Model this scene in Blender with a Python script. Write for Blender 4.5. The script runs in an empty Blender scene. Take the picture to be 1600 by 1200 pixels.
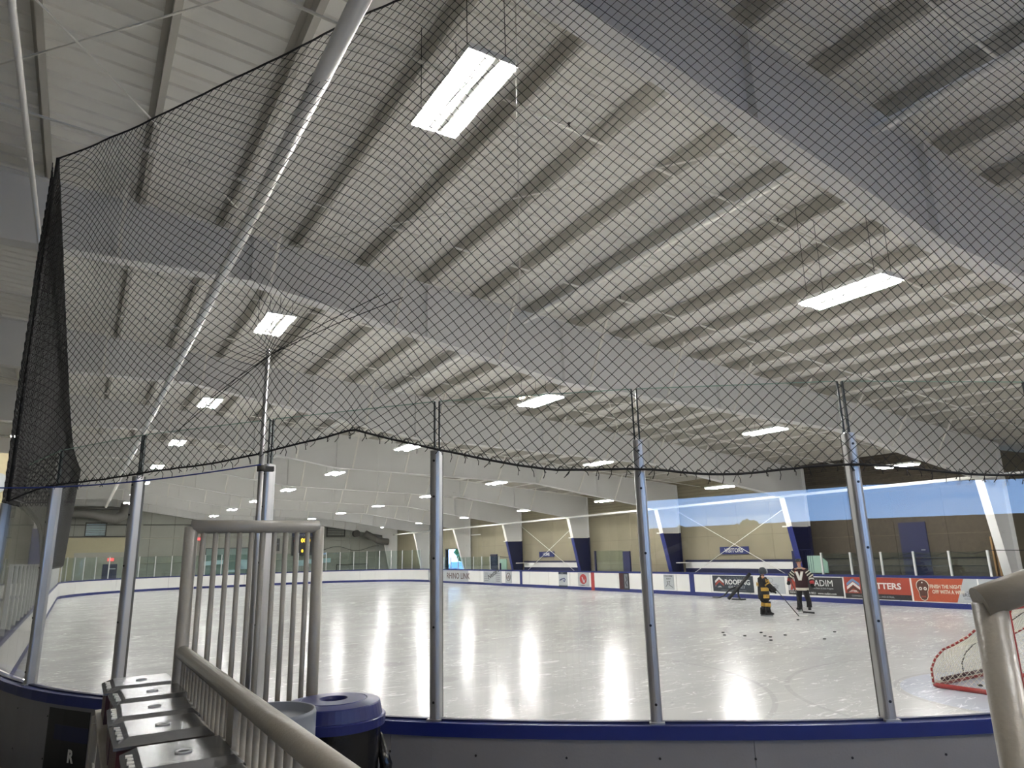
import bpy, math, random
from mathutils import Vector, Matrix
random.seed(7)
C = bpy.context.scene.collection
SC = bpy.context.scene

# ------------------------------------------------------------------ camera, sky, exposure
cam_d = bpy.data.cameras.new('camera')
cam = bpy.data.objects.new('camera', cam_d); C.objects.link(cam)
cam_d.sensor_width = 36.0
cam_d.lens = 1076.022 * 36.0 / 1600.0
cam_d.clip_start = 0.05; cam_d.clip_end = 500
def _axes():
    y = Vector((120.921 - 800, 881.308 - 600, 1076.022)).normalized()
    h = Vector((1, -0.026, 0))
    z = y.cross(h).normalized()
    if z.y > 0: z = -z
    x = y.cross(z)
    return x, y, z
_x, _y, _z = _axes()
right = Vector((_x[0], _y[0], _z[0])); down = Vector((_x[1], _y[1], _z[1])); fwd = Vector((_x[2], _y[2], _z[2]))
m = Matrix.Identity(4)
for i in range(3):
    m[i][0] = right[i]; m[i][1] = -down[i]; m[i][2] = -fwd[i]
m.translation = Vector((0, 0, 2.176))
cam.matrix_world = m
SC.camera = cam

w = bpy.data.worlds.new('world'); SC.world = w; w.use_nodes = True
wn = w.node_tree.nodes; wl = w.node_tree.links; wn.clear()
wo = wn.new('ShaderNodeOutputWorld'); wb = wn.new('ShaderNodeBackground')
tcw = wn.new('ShaderNodeTexCoord'); sxyz = wn.new('ShaderNodeSeparateXYZ'); ramp = wn.new('ShaderNodeValToRGB')
ramp.color_ramp.elements[0].position = 0.0; ramp.color_ramp.elements[0].color = (.32, .56, 1.0, 1)
ramp.color_ramp.elements[1].position = 0.7; ramp.color_ramp.elements[1].color = (.10, .27, .80, 1)
wl.new(tcw.outputs['Generated'], sxyz.inputs[0]); wl.new(sxyz.outputs[2], ramp.inputs[0]); wl.new(ramp.outputs[0], wb.inputs[0])
wb.inputs[1].default_value = 6.2
wl.new(wb.outputs[0], wo.inputs[0])
LAMP = 160.0            # emission of the fluorescent tubes
SC.view_settings.view_transform = 'Standard'
try: SC.view_settings.look = 'None'
except Exception: pass
SC.view_settings.gamma = 1.0
SC.view_settings.use_curve_mapping = False
SC.view_settings.exposure = 0.68
SC.cycles.transparent_max_bounces = 24
SC.cycles.max_bounces = 10
SC.cycles.diffuse_bounces = 5
SC.cycles.use_denoising = True
SC.cycles.sample_clamp_indirect = 6

# ------------------------------------------------------------------ materials
def lin(c):
    c = c / 255.0
    return c / 12.92 if c <= 0.04045 else ((c + 0.055) / 1.055) ** 2.4
def rgb(r, g, b): return (lin(r), lin(g), lin(b), 1)
def mat(name, c, rough=0.5, metal=0.0, var=0.06, scale=6.0, bump=0.0, bscale=40.0, spec=0.5, emit=None, es=0):
    M = bpy.data.materials.new(name); M.use_nodes = True
    nt = M.node_tree; p = nt.nodes['Principled BSDF']
    p.inputs['Roughness'].default_value = rough; p.inputs['Metallic'].default_value = metal
    p.inputs['Specular IOR Level'].default_value = spec
    p.inputs['Base Color'].default_value = c
    tc = nt.nodes.new('ShaderNodeTexCoord')
    if var > 0:
        n = nt.nodes.new('ShaderNodeTexNoise'); n.inputs['Scale'].default_value = scale; n.inputs['Detail'].default_value = 5
        nt.links.new(tc.outputs['Object'], n.inputs['Vector'])
        r = nt.nodes.new('ShaderNodeMapRange')
        r.inputs[1].default_value = 0.25; r.inputs[2].default_value = 0.75
        r.inputs[3].default_value = 1 - var; r.inputs[4].default_value = 1 + var
        nt.links.new(n.outputs['Fac'], r.inputs[0])
        v = nt.nodes.new('ShaderNodeVectorMath'); v.operation = 'SCALE'
        v.inputs[0].default_value = c[:3]
        nt.links.new(r.outputs[0], v.inputs['Scale'])
        nt.links.new(v.outputs[0], p.inputs['Base Color'])
    if bump > 0:
        n2 = nt.nodes.new('ShaderNodeTexNoise'); n2.inputs['Scale'].default_value = bscale; n2.inputs['Detail'].default_value = 4
        nt.links.new(tc.outputs['Object'], n2.inputs['Vector'])
        b = nt.nodes.new('ShaderNodeBump'); b.inputs['Strength'].default_value = bump; b.inputs['Distance'].default_value = 0.01
        nt.links.new(n2.outputs['Fac'], b.inputs['Height']); nt.links.new(b.outputs[0], p.inputs['Normal'])
    if emit:
        p.inputs['Emission Color'].default_value = emit; p.inputs['Emission Strength'].default_value = es
    return M
M = {}
M['deck'] = mat('roof_deck_paint', rgb(241, 239, 232), 0.6, var=0.05, scale=1.5)
M['purlin'] = mat('purlin_shaded_paint', rgb(186, 182, 172), 0.55, var=0.06, scale=2)  # darker than the deck: shade of the unlit webs put into the colour
M['girder'] = mat('girder_paint', rgb(228, 227, 224), 0.55, var=0.03, scale=1.2)
M['pipe'] = mat('white_pipe_paint', rgb(238, 235, 226), 0.6, var=0.04)
M['wall'] = mat('beige_wall_panel', rgb(145, 137, 114), 0.75, var=0.08, scale=1.2, bump=0.3, bscale=14)
M['wallseam'] = mat('beige_wall_seam', rgb(109, 101, 83), 0.75, var=0.05)
M['brown'] = mat('brown_block_wall', rgb(72, 64, 52), 0.85, var=0.22, scale=9, bump=0.6, bscale=30)
M['farwall'] = mat('grey_insulated_wall', rgb(155, 155, 145), 0.8, var=0.1, scale=0.7, bump=0.3, bscale=5)
M['girt'] = mat('dark_girt', rgb(62, 60, 54), 0.7)
M['girtl'] = mat('light_girt', rgb(165, 162, 148), 0.6)
M['cream'] = mat('cream_block', rgb(169, 161, 131), 0.7, var=0.05)
M['yellow'] = mat('yellow_lobby_wall', rgb(190, 178, 142), 0.7, var=0.04)
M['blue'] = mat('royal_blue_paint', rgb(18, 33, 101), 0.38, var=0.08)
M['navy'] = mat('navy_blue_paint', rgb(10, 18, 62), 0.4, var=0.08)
M['board'] = mat('white_board_plastic', rgb(232, 231, 226), 0.3, var=0.03, scale=2)
M['outer'] = mat('grey_board_plastic', rgb(125, 123, 124), 0.42, var=0.05, scale=3, bump=0.1, bscale=60)
M['alu'] = mat('brushed_aluminium', rgb(188, 187, 186), 0.36, metal=0.85, var=0.08, scale=3)
M['stanch'] = mat('pale_stanchion', rgb(205, 206, 204), 0.4, metal=0.2)
M['rail'] = mat('grey_rail_enamel', rgb(156, 151, 140), 0.3, var=0.05, scale=12, bump=0.15, bscale=60)
M['steel'] = mat('stamped_steel', rgb(150, 151, 153), 0.24, metal=0.85, var=0.12, scale=9, bump=0.1, bscale=20)
M['rubber'] = mat('black_rubber', rgb(20, 20, 22), 0.6, var=0.2)
M['black'] = mat('black_plastic', rgb(14, 14, 17), 0.35, var=0.2)
M['bag'] = mat('black_bin_liner', rgb(10, 10, 12), 0.22, var=0.2, bump=0.7, bscale=14)
M['lid'] = mat('blue_lid_plastic', rgb(22, 30, 86), 0.33, var=0.05)
M['grey'] = mat('grey_lid_plastic', rgb(96, 101, 109), 0.4, var=0.04)
M['cord'] = mat('black_net_cord', rgb(26, 25, 24), 0.8, var=0)
M['bluecord'] = mat('blue_cord', rgb(30, 46, 110), 0.7, var=0)
M['red'] = mat('goal_red', rgb(150, 27, 17), 0.35, var=0.06)
M['redp'] = mat('centre_line_red', rgb(159, 39, 39), 0.4)
M['white'] = mat('white_print', rgb(219, 219, 214), 0.5, var=0.02)
M['twine'] = mat('white_goal_twine', rgb(228, 224, 205), 0.8, var=0.03)
M['darkred'] = mat('dark_red_plastic', rgb(54, 7, 12), 0.4)
M['maroon'] = mat('maroon_jersey', rgb(44, 15, 22), 0.85, var=0.1)
M['jblack'] = mat('black_jersey', rgb(15, 13, 17), 0.85, var=0.1)
M['gold'] = mat('gold_cloth', rgb(184, 145, 60), 0.85, var=0.06)
M['bone'] = mat('cream_cloth', rgb(201, 196, 179), 0.85, var=0.05)
M['skin'] = mat('skin', rgb(180, 131, 109), 0.55, var=0.05)
M['orange'] = mat('orange_print', rgb(159, 68, 39), 0.45, var=0.03)
M['redor'] = mat('red_orange_print', rgb(151, 56, 39), 0.45, var=0.03)
M['slate'] = mat('dark_slate_print', rgb(33, 41, 51), 0.4, var=0.05)
M['char'] = mat('charcoal_print', rgb(34, 33, 34), 0.4, var=0.06)
M['lgrey'] = mat('light_grey_print', rgb(172, 176, 178), 0.45, var=0.04)
M['mgrey'] = mat('mid_grey_print', rgb(112, 117, 123), 0.45, var=0.04)
M['lblue'] = mat('pale_blue_print', rgb(98, 131, 169), 0.45, var=0.03)
M['brownp'] = mat('brown_print', rgb(72, 38, 26), 0.45, var=0.05)
M['wood'] = mat('raw_timber', rgb(153, 120, 78), 0.7, var=0.12, scale=10)
M['floor'] = mat('grey_rubber_floor', rgb(125, 122, 116), 0.8, var=0.15, bump=0.3)
M['duct'] = mat('galvanised_duct', rgb(112, 110, 104), 0.5, metal=0.3, var=0.08)
M['mint'] = mat('mint_board', rgb(146, 177, 161), 0.4, var=0.03)
M['leaf'] = mat('tree_foliage', rgb(84, 112, 52), 0.9, var=0.4, scale=3, bump=1, bscale=6)
M['bark'] = mat('tree_bark', rgb(80, 66, 52), 0.9)
M['asphalt'] = mat('pale_pavement', rgb(150, 152, 156), 0.85, var=0.08)
M['paper'] = mat('pale_banner', rgb(190, 215, 225), 0.6, var=0.03)
M['tube'] = mat('lit_tube', rgb(255, 255, 255), 0.5, var=0, emit=(1.0, 0.985, 0.965, 1), es=LAMP)
M['lampw'] = mat('lamp_reflector', rgb(240, 240, 235), 0.35, var=0)
M['fill_tube'] = mat('warm_fill_tube', rgb(255, 250, 240), 0.5, var=0, emit=(1.0, 0.84, 0.66, 1), es=LAMP * .26)  # tubes of the added fill lights behind the camera
M['exit'] = mat('exit_sign_red', rgb(230, 60, 60), 0.5, var=0, emit=(1, .12, .12, 1), es=1.1)
M['ledy'] = mat('led_yellow', rgb(250, 200, 40), 0.5, var=0, emit=(1, .62, .05, 1), es=1.3)
M['ledr'] = mat('led_red', rgb(240, 60, 60), 0.5, var=0, emit=(1, .1, .12, 1), es=1.2)

def glass(name, tint, rough=0.015, haze=0.0, scratches=True):
    G = bpy.data.materials.new(name); G.use_nodes = True
    nt = G.node_tree; nt.nodes.clear()
    out = nt.nodes.new('ShaderNodeOutputMaterial'); mx = nt.nodes.new('ShaderNodeMixShader')
    tr = nt.nodes.new('ShaderNodeBsdfTransparent'); tr.inputs[0].default_value = tint
    gl = nt.nodes.new('ShaderNodeBsdfGlossy'); gl.inputs['Roughness'].default_value = rough
    ge = nt.nodes.new('ShaderNodeNewGeometry'); dt = nt.nodes.new('ShaderNodeVectorMath'); dt.operation = 'DOT_PRODUCT'
    nt.links.new(ge.outputs['Normal'], dt.inputs[0]); nt.links.new(ge.outputs['Incoming'], dt.inputs[1])
    def mth(op, a, b_):
        n = nt.nodes.new('ShaderNodeMath'); n.operation = op
        for i, v_ in enumerate((a, b_)):
            if isinstance(v_, (int, float)): n.inputs[i].default_value = v_
            elif v_ is not None: nt.links.new(v_, n.inputs[i])
        return n.outputs[0]
    sch = mth('ADD', mth('MULTIPLY', mth('POWER', mth('SUBTRACT', 1.0, mth('ABSOLUTE', dt.outputs['Value'], None)), 5.0), .96), .04)   # Schlick, same from both faces
    nt.links.new(sch, mx.inputs[0]); nt.links.new(tr.outputs[0], mx.inputs[1]); nt.links.new(gl.outputs[0], mx.inputs[2])
    last = mx
    if scratches:
        # faint scuffs and puck marks that scatter a little light
        tc = nt.nodes.new('ShaderNodeTexCoord')
        mp = nt.nodes.new('ShaderNodeMapping'); mp.inputs['Scale'].default_value = (9, 9, 16)
        n1 = nt.nodes.new('ShaderNodeTexNoise'); n1.inputs['Scale'].default_value = 2.0; n1.inputs['Detail'].default_value = 8
        n1.inputs['Distortion'].default_value = 1.5
        nt.links.new(tc.outputs['Object'], mp.inputs[0]); nt.links.new(mp.outputs[0], n1.inputs['Vector'])
        r = nt.nodes.new('ShaderNodeMapRange'); r.inputs[1].default_value = 0.70; r.inputs[2].default_value = 0.78
        r.inputs[3].default_value = haze; r.inputs[4].default_value = 0.22
        nt.links.new(n1.outputs['Fac'], r.inputs[0])
        df = nt.nodes.new('ShaderNodeBsdfDiffuse'); df.inputs[0].default_value = (.8, .85, .85, 1)
        mx2 = nt.nodes.new('ShaderNodeMixShader')
        nt.links.new(r.outputs[0], mx2.inputs[0]); nt.links.new(mx.outputs[0], mx2.inputs[1]); nt.links.new(df.outputs[0], mx2.inputs[2])
        last = mx2
    nt.links.new(last.outputs[0], out.inputs[0])
    return G
M['glass'] = glass('rink_glass', (0.962, 0.968, 0.965, 1), 0.0, 0.004)
M['farglass'] = glass('far_rink_glass', (0.88, 0.94, 0.92, 1), 0.03, 0.01, False)
M['glassedge'] = mat('dark_glass_edge', rgb(30, 40, 40), 0.3, var=0)

def ice_mat():
    I = bpy.data.materials.new('ice'); I.use_nodes = True
    nt = I.node_tree; N = nt.nodes; L = nt.links; p = N['Principled BSDF']
    tc = N.new('ShaderNodeTexCoord'); sep = N.new('ShaderNodeSeparateXYZ'); L.new(tc.outputs['Object'], sep.inputs[0])
    def math_(op, a, b=None, c=None):
        n = N.new('ShaderNodeMath'); n.operation = op
        for i, v in enumerate((a, b, c)):
            if v is None: continue
            if isinstance(v, (int, float)): n.inputs[i].default_value = v
            else: L.new(v, n.inputs[i])
        return n.outputs[0]
    def noise(scale, det=4, rot=0.0, st=(1, 1, 1), dist=0.0):
        mp = N.new('ShaderNodeMapping'); mp.inputs['Scale'].default_value = st; mp.inputs['Rotation'].default_value = (0, 0, rot)
        L.new(tc.outputs['Object'], mp.inputs[0])
        n = N.new('ShaderNodeTexNoise'); n.inputs['Scale'].default_value = scale; n.inputs['Detail'].default_value = det
        n.inputs['Distortion'].default_value = dist
        L.new(mp.outputs[0], n.inputs['Vector']); return n.outputs['Fac']
    # thin skate cuts: narrow level sets of stretched noise
    s = None
    for sc, rot, st, dist, wd in ((0.8, 0.5, (1, 5, 1), 0.5, .004), (0.9, 2.2, (1, 4, 1), 0.7, .004), (0.6, 1.2, (1, 7, 1), 0.4, .0035), (1.2, 0.1, (1, 3, 1), 0.8, .0035)):
        f = noise(sc, 2.5, rot, st, dist)
        d = math_('ABSOLUTE', math_('SUBTRACT', f, 0.5))
        k = math_('LESS_THAN', d, wd)
        g = math_('GREATER_THAN', noise(0.55, 3, rot + 1), 0.53)
        k = math_('MULTIPLY', k, g)
        s = k if s is None else math_('MAXIMUM', s, k)
    patch = math_('MULTIPLY', math_('GREATER_THAN', noise(.28, 2, .8), .46), noise(.9, 3, .1))
    snow = N.new('ShaderNodeMapRange'); snow.inputs[1].default_value = .60; snow.inputs[2].default_value = .72
    L.new(noise(1.7, 10, 0.5, (1, 3.2, 1), 0.9), snow.inputs[0])
    s = math_('MAXIMUM', math_('MULTIPLY', s, 0.24), math_('MULTIPLY', math_('MULTIPLY', snow.outputs[0], 0.55), patch))
    # faint markings under the ice
    def ring(cx, cy, r, wd):
        dx = math_('SUBTRACT', sep.outputs[0], cx); dy = math_('SUBTRACT', sep.outputs[1], cy)
        d = math_('SQRT', math_('ADD', math_('MULTIPLY', dx, dx), math_('MULTIPLY', dy, dy)))
        return math_('LESS_THAN', math_('ABSOLUTE', math_('SUBTRACT', d, r)), wd)
    def line(cy, wd):
        return math_('LESS_THAN', math_('ABSOLUTE', math_('SUBTRACT', sep.outputs[1], cy)), wd)
    mk = ring(5.9, 10.6, 4.45, .04)
    for a in (ring(18.2, 10.6, 4.45, .05), ring(12.2, 5.15, 3.55, .04), ring(12.2, 5.15, 1.95, .04), ring(5.8, 12.0, 0, .3), ring(5.75, 9.5, 0, .28),
              ring(5.75, 14.3, 0, .28), line(16.4, .03), line(20.6, .025), line(25.3, .035), line(28.8, .025), line(33.1, .04), line(40, .04), line(47, .035), line(55, .04), ring(12, 32.2, 4.5, .05)):
        mk = math_('MAXIMUM', mk, a)
    crease = math_('LESS_THAN', math_('SQRT', math_('ADD', math_('POWER', math_('SUBTRACT', sep.outputs[0], 12.2), 2.0), math_('POWER', math_('SUBTRACT', sep.outputs[1], 5.15), 2.0))), 1.9)
    cl = N.new('ShaderNodeMapRange'); cl.inputs[1].default_value = .3; cl.inputs[2].default_value = .7; cl.inputs[3].default_value = .9; cl.inputs[4].default_value = 1.05
    L.new(noise(.35, 6, .2, (1, 2.5, 1), .4), cl.inputs[0])
    v = math_('MULTIPLY', cl.outputs[0], math_('SUBTRACT', 1.0, math_('MULTIPLY', mk, .12)))
    mixc = N.new('ShaderNodeMix'); mixc.data_type = 'RGBA'; mixc.inputs['A'].default_value = (.66, .66, .655, 1); mixc.inputs['B'].default_value = (.54, .60, .76, 1)
    L.new(math_('MULTIPLY', crease, .6), mixc.inputs['Factor'])
    vm = N.new('ShaderNodeVectorMath'); vm.operation = 'SCALE'; L.new(mixc.outputs['Result'], vm.inputs[0]); L.new(v, vm.inputs['Scale'])
    mix2 = N.new('ShaderNodeMix'); mix2.data_type = 'RGBA'; mix2.inputs['B'].default_value = (.90, .91, .90, 1)
    L.new(vm.outputs[0], mix2.inputs['A']); L.new(s, mix2.inputs['Factor'])
    L.new(mix2.outputs['Result'], p.inputs['Base Color'])
    L.new(math_('ADD', .2, math_('MULTIPLY', s, .4)), p.inputs['Roughness'])
    p.inputs['IOR'].default_value = 1.31; p.inputs['Specular IOR Level'].default_value = .27
    b = N.new('ShaderNodeBump'); b.inputs['Strength'].default_value = .05; b.inputs['Distance'].default_value = .01
    L.new(noise(5, 5, .3, (1, 1, 1), .3), b.inputs['Height']); L.new(b.outputs[0], p.inputs['Normal'])
    return I
M['ice'] = ice_mat()

# ------------------------------------------------------------------ mesh helpers
class MB:
    def __init__(s): s.v = []; s.f = []; s.sm = []
    def add(s, vs, fs, smooth=False):
        o = len(s.v); s.v += [tuple(p) for p in vs]
        s.f += [tuple(i + o for i in f) for f in fs]; s.sm += [smooth] * len(fs); return s
    def box(s, a, b):
        x0, y0, z0 = a; x1, y1, z1 = b
        return s.add([(x0, y0, z0), (x1, y0, z0), (x1, y1, z0), (x0, y1, z0), (x0, y0, z1), (x1, y0, z1), (x1, y1, z1), (x0, y1, z1)],
                     [(0, 3, 2, 1), (4, 5, 6, 7), (0, 1, 5, 4), (1, 2, 6, 5), (2, 3, 7, 6), (3, 0, 4, 7)])
    def prism(s, poly, axis, a, b):
        """poly: 2D outline; extruded along axis 'x','y','z' from a to b"""
        n = len(poly)
        def P(p, t):
            return {'x': (t, p[0], p[1]), 'y': (p[0], t, p[1]), 'z': (p[0], p[1], t)}[axis]
        vs = [P(p, a) for p in poly] + [P(p, b) for p in poly]
        fs = [tuple(range(n))[::-1], tuple(range(n, 2 * n))] + [(i, (i + 1) % n, n + (i + 1) % n, n + i) for i in range(n)]
        return s.add(vs, fs)
    def tube(s, p0, p1, r, n=8, r1=None, caps=True):
        return s.path([p0, p1], r, n, caps=caps, r1=r1)
    def path(s, pts, r, n=8, closed=False, caps=True, r1=None, flat=False):
        pts = [Vector(p) for p in pts]; k = len(pts); rings = []; prev = None
        for i, p in enumerate(pts):
            if closed: t = pts[(i + 1) % k] - pts[i - 1]
            elif i == 0: t = pts[1] - pts[0]
            elif i == k - 1: t = pts[-1] - pts[-2]
            else: t = (pts[i + 1] - p).normalized() + (p - pts[i - 1]).normalized()
            t.normalize()
            if prev is None:
                u = t.cross(Vector((0, 0, 1)))
                if u.length < .1: u = t.cross(Vector((1, 0, 0)))
            else: u = prev - t * prev.dot(t)
            u.normalize(); prev = u; vv = t.cross(u)
            rr = r if r1 is None else r + (r1 - r) * i / (k - 1)
            if isinstance(r, (list, tuple)): rr = r[i]
            rings.append([p + (u * math.cos(2 * math.pi * j / n) + vv * math.sin(2 * math.pi * j / n)) * rr for j in range(n)])
        vs = [q for ring in rings for q in ring]; fs = []
        for i in range(k if closed else k - 1):
            a = i * n; b = ((i + 1) % k) * n
            for j in range(n): fs.append((a + j, a + (j + 1) % n, b + (j + 1) % n, b + j))
        s.add(vs, fs, not flat)
        if caps and not closed:
            o = len(s.v) - len(vs)
            s.f.append(tuple(o + j for j in range(n))[::-1]); s.sm.append(False)
            s.f.append(tuple(o + (k - 1) * n + j for j in range(n))); s.sm.append(False)
        return s
    def lathe(s, prof, c=(0, 0, 0), n=32, smooth=True, wob=None):
        vs = []; k = len(prof)
        for r, z in prof:
            for j in range(n):
                a = 2 * math.pi * j / n; rr = r * (1 + (wob(a, z) if wob else 0))
                vs.append((c[0] + rr * math.cos(a), c[1] + rr * math.sin(a), c[2] + z))
        fs = [(i * n + j, i * n + (j + 1) % n, (i + 1) * n + (j + 1) % n, (i + 1) * n + j) for i in range(k - 1) for j in range(n)]
        return s.add(vs, fs, smooth)
    def disc(s, c, r, n=24, normal='z', h=.004):
        c = Vector(c); ax = {'x': Vector((1, 0, 0)), 'y': Vector((0, 1, 0)), 'z': Vector((0, 0, 1))}[normal] if isinstance(normal, str) else Vector(normal).normalized()
        return s.tube(c - ax * h / 2, c + ax * h / 2, r, n)
    def mesh(s, name, m):
        me = bpy.data.meshes.new(name); me.from_pydata(s.v, [], s.f)
        me.polygons.foreach_set('use_smooth', s.sm)
        if m: me.materials.append(m)
        me.update(); return me
    def build(s, name, m, parent=None, loc=None):
        o = bpy.data.objects.new(name, s.mesh(name, m)); C.objects.link(o)
        if parent: o.parent = parent
        if loc: o.location = loc
        return o
def tag(o, label=None, cat=None, group=None, kind=None):
    if label: o['label'] = label
    if cat: o['category'] = cat
    if group: o['group'] = group
    if kind: o['kind'] = kind
    return o
def thing(name, label, cat, loc=(0, 0, 0), rz=0, group=None):
    o = bpy.data.objects.new(name, None); C.objects.link(o); o.location = loc; o.rotation_euler = (0, 0, rz)
    o.empty_display_size = .1
    return tag(o, label, cat, group)
def link_mesh(name, me, parent=None, loc=None, rz=0):
    o = bpy.data.objects.new(name, me); C.objects.link(o)
    if parent: o.parent = parent
    if loc: o.location = loc
    if rz: o.rotation_euler = (0, 0, rz)
    return o
ORD = ['first', 'second', 'third', 'fourth', 'fifth', 'sixth', 'seventh', 'eighth', 'ninth', 'tenth', 'eleventh', 'twelfth', 'thirteenth', 'fourteenth',
       'fifteenth', 'sixteenth', 'seventeenth', 'eighteenth', 'nineteenth', 'twentieth', 'twenty-first', 'twenty-second', 'twenty-third', 'twenty-fourth',
       'twenty-fifth', 'twenty-sixth', 'twenty-seventh', 'twenty-eighth', 'twenty-ninth', 'thirtieth', 'thirty-first', 'thirty-second', 'thirty-third',
       'thirty-fourth', 'thirty-fifth', 'thirty-sixth', 'thirty-seventh', 'thirty-eighth', 'thirty-ninth', 'fortieth']
def lerp(a, b, t): return a + (b - a) * t

# ------------------------------------------------------------------ key dimensions (metres; x across the rink, y along it)
XL, XR, YF = -0.89, 24.96, 62.67
XW, YW = 26.3, 65.5            # right wall, far wall
XO, YN = -9.5, -10.0           # left outer wall, near end wall
FRAMES = [-3.85, 3.75, 11.25, 18.85, 26.42, 34.03, 41.65, 49.25, 56.87, 64.3]
def rooftop(x): return 7.55 - .083 * x          # top of the girders
def soffit(x):
    P = [(-20, 6.62), (1.95, 6.6), (8.2, 5.57), (17.5, 5.23), (24.75, 4.15)]
    for (a, za), (b, zb) in zip(P, P[1:]):
        if x <= b: return za + (zb - za) * (x - a) / (b - a)
    return 4.15
FL = 0.3                       # floor level outside the boards

# ------------------------------------------------------------------ floor, ice
o = MB().box((XL, 1.0, -.3), (XR, YF, 0)).build('floor', M['ice']); tag(o, kind='structure')
g = MB().box((-12, YN - .4, -.6), (34, YW + .3, -.32)).build('floor', M['floor']); tag(g, kind='structure')
g = MB()
g.box((XO, YN, -.32), (XL - .16, YW, .02)); g.box((XR + .16, 11.4, -.32), (XW, YW, .02)); g.box((XR + .16, 1.5, -.32), (33.2, 11.4, .02)); g.box((XL - .16, YF + .16, -.32), (XR + .16, YW, .02))
o = g.build('floor', M['floor']); tag(o, kind='structure')

# near boards centre line (posts stand on it)
NP = [(-.89, 13.4), (-.81, 10.9), (-.23, 8.62), (.44, 7.3), (1.33, 6.06), (2.3, 4.82), (3.44, 3.82), (4.67, 2.96), (6.05, 2.33), (7.6, 1.9), (9.2, 1.72), (10.8, 1.67)]
# raised viewing floor on the near side of the boards
poly = [(p[0] - .1, p[1] - .12) for p in NP] + [(24, 1.5), (33.2, 1.5), (33.2, YN), (XO, YN), (XO, 13.4)]
o = MB().prism(poly, 'z', .0, FL).build('floor', M['floor']); tag(o, kind='structure')

# ------------------------------------------------------------------ ceiling: ribbed roof panels
ceil = MB().prism([(XO - .5, rooftop(XO - .5) + .245), (33.6, rooftop(33.6) + .245), (33.6, rooftop(33.6) + .32), (XO - .5, rooftop(XO - .5) + .32)], 'y', YN - .3, YW + .3).build('ceiling', M['deck'])
tag(ceil, kind='structure')
pm = MB()
xa, xb = XO, 33.2
n_rib = 3; pw = .9; prof = []
for k in range(n_rib):
    y0 = k * .3
    prof += [(y0, 0), (y0 + .17, 0), (y0 + .19, -.024), (y0 + .265, -.024), (y0 + .29, 0)]
prof.append((pw - .004, 0))
vs = []
for x in (xa, xb):
    for y, z in prof: vs.append((x, y, rooftop(x) + .24 + z))
n = len(prof)
pm.add(vs, [(i, i + 1, n + i + 1, n + i) for i in range(n - 1)])
pmesh = pm.mesh('roof_panel', M['deck'])
y = YN
while y < YW - .3:
    link_mesh('roof_panel', pmesh, ceil, (0, y, 0)); y += pw

# purlins: one long Z profile each
k = 0
for i in range(-8, 27):
    x = .25 + 1.2 * i
    z0 = rooftop(x)
    mb = MB()
    mb.prism([(x, z0), (x + .075, z0), (x + .075, z0 + .012), (x + .01, z0 + .012), (x + .01, z0 + .225), (x - .07, z0 + .225), (x - .07, z0 + .213), (x, z0 + .213)], 'y', YN, YW)
    o = mb.build('roof_purlin', M['purlin'])
    tag(o, 'cream roof purlin running down the hall, %s from the left wall' % ORD[k], 'purlin', 'roof purlins'); k += 1

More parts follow.
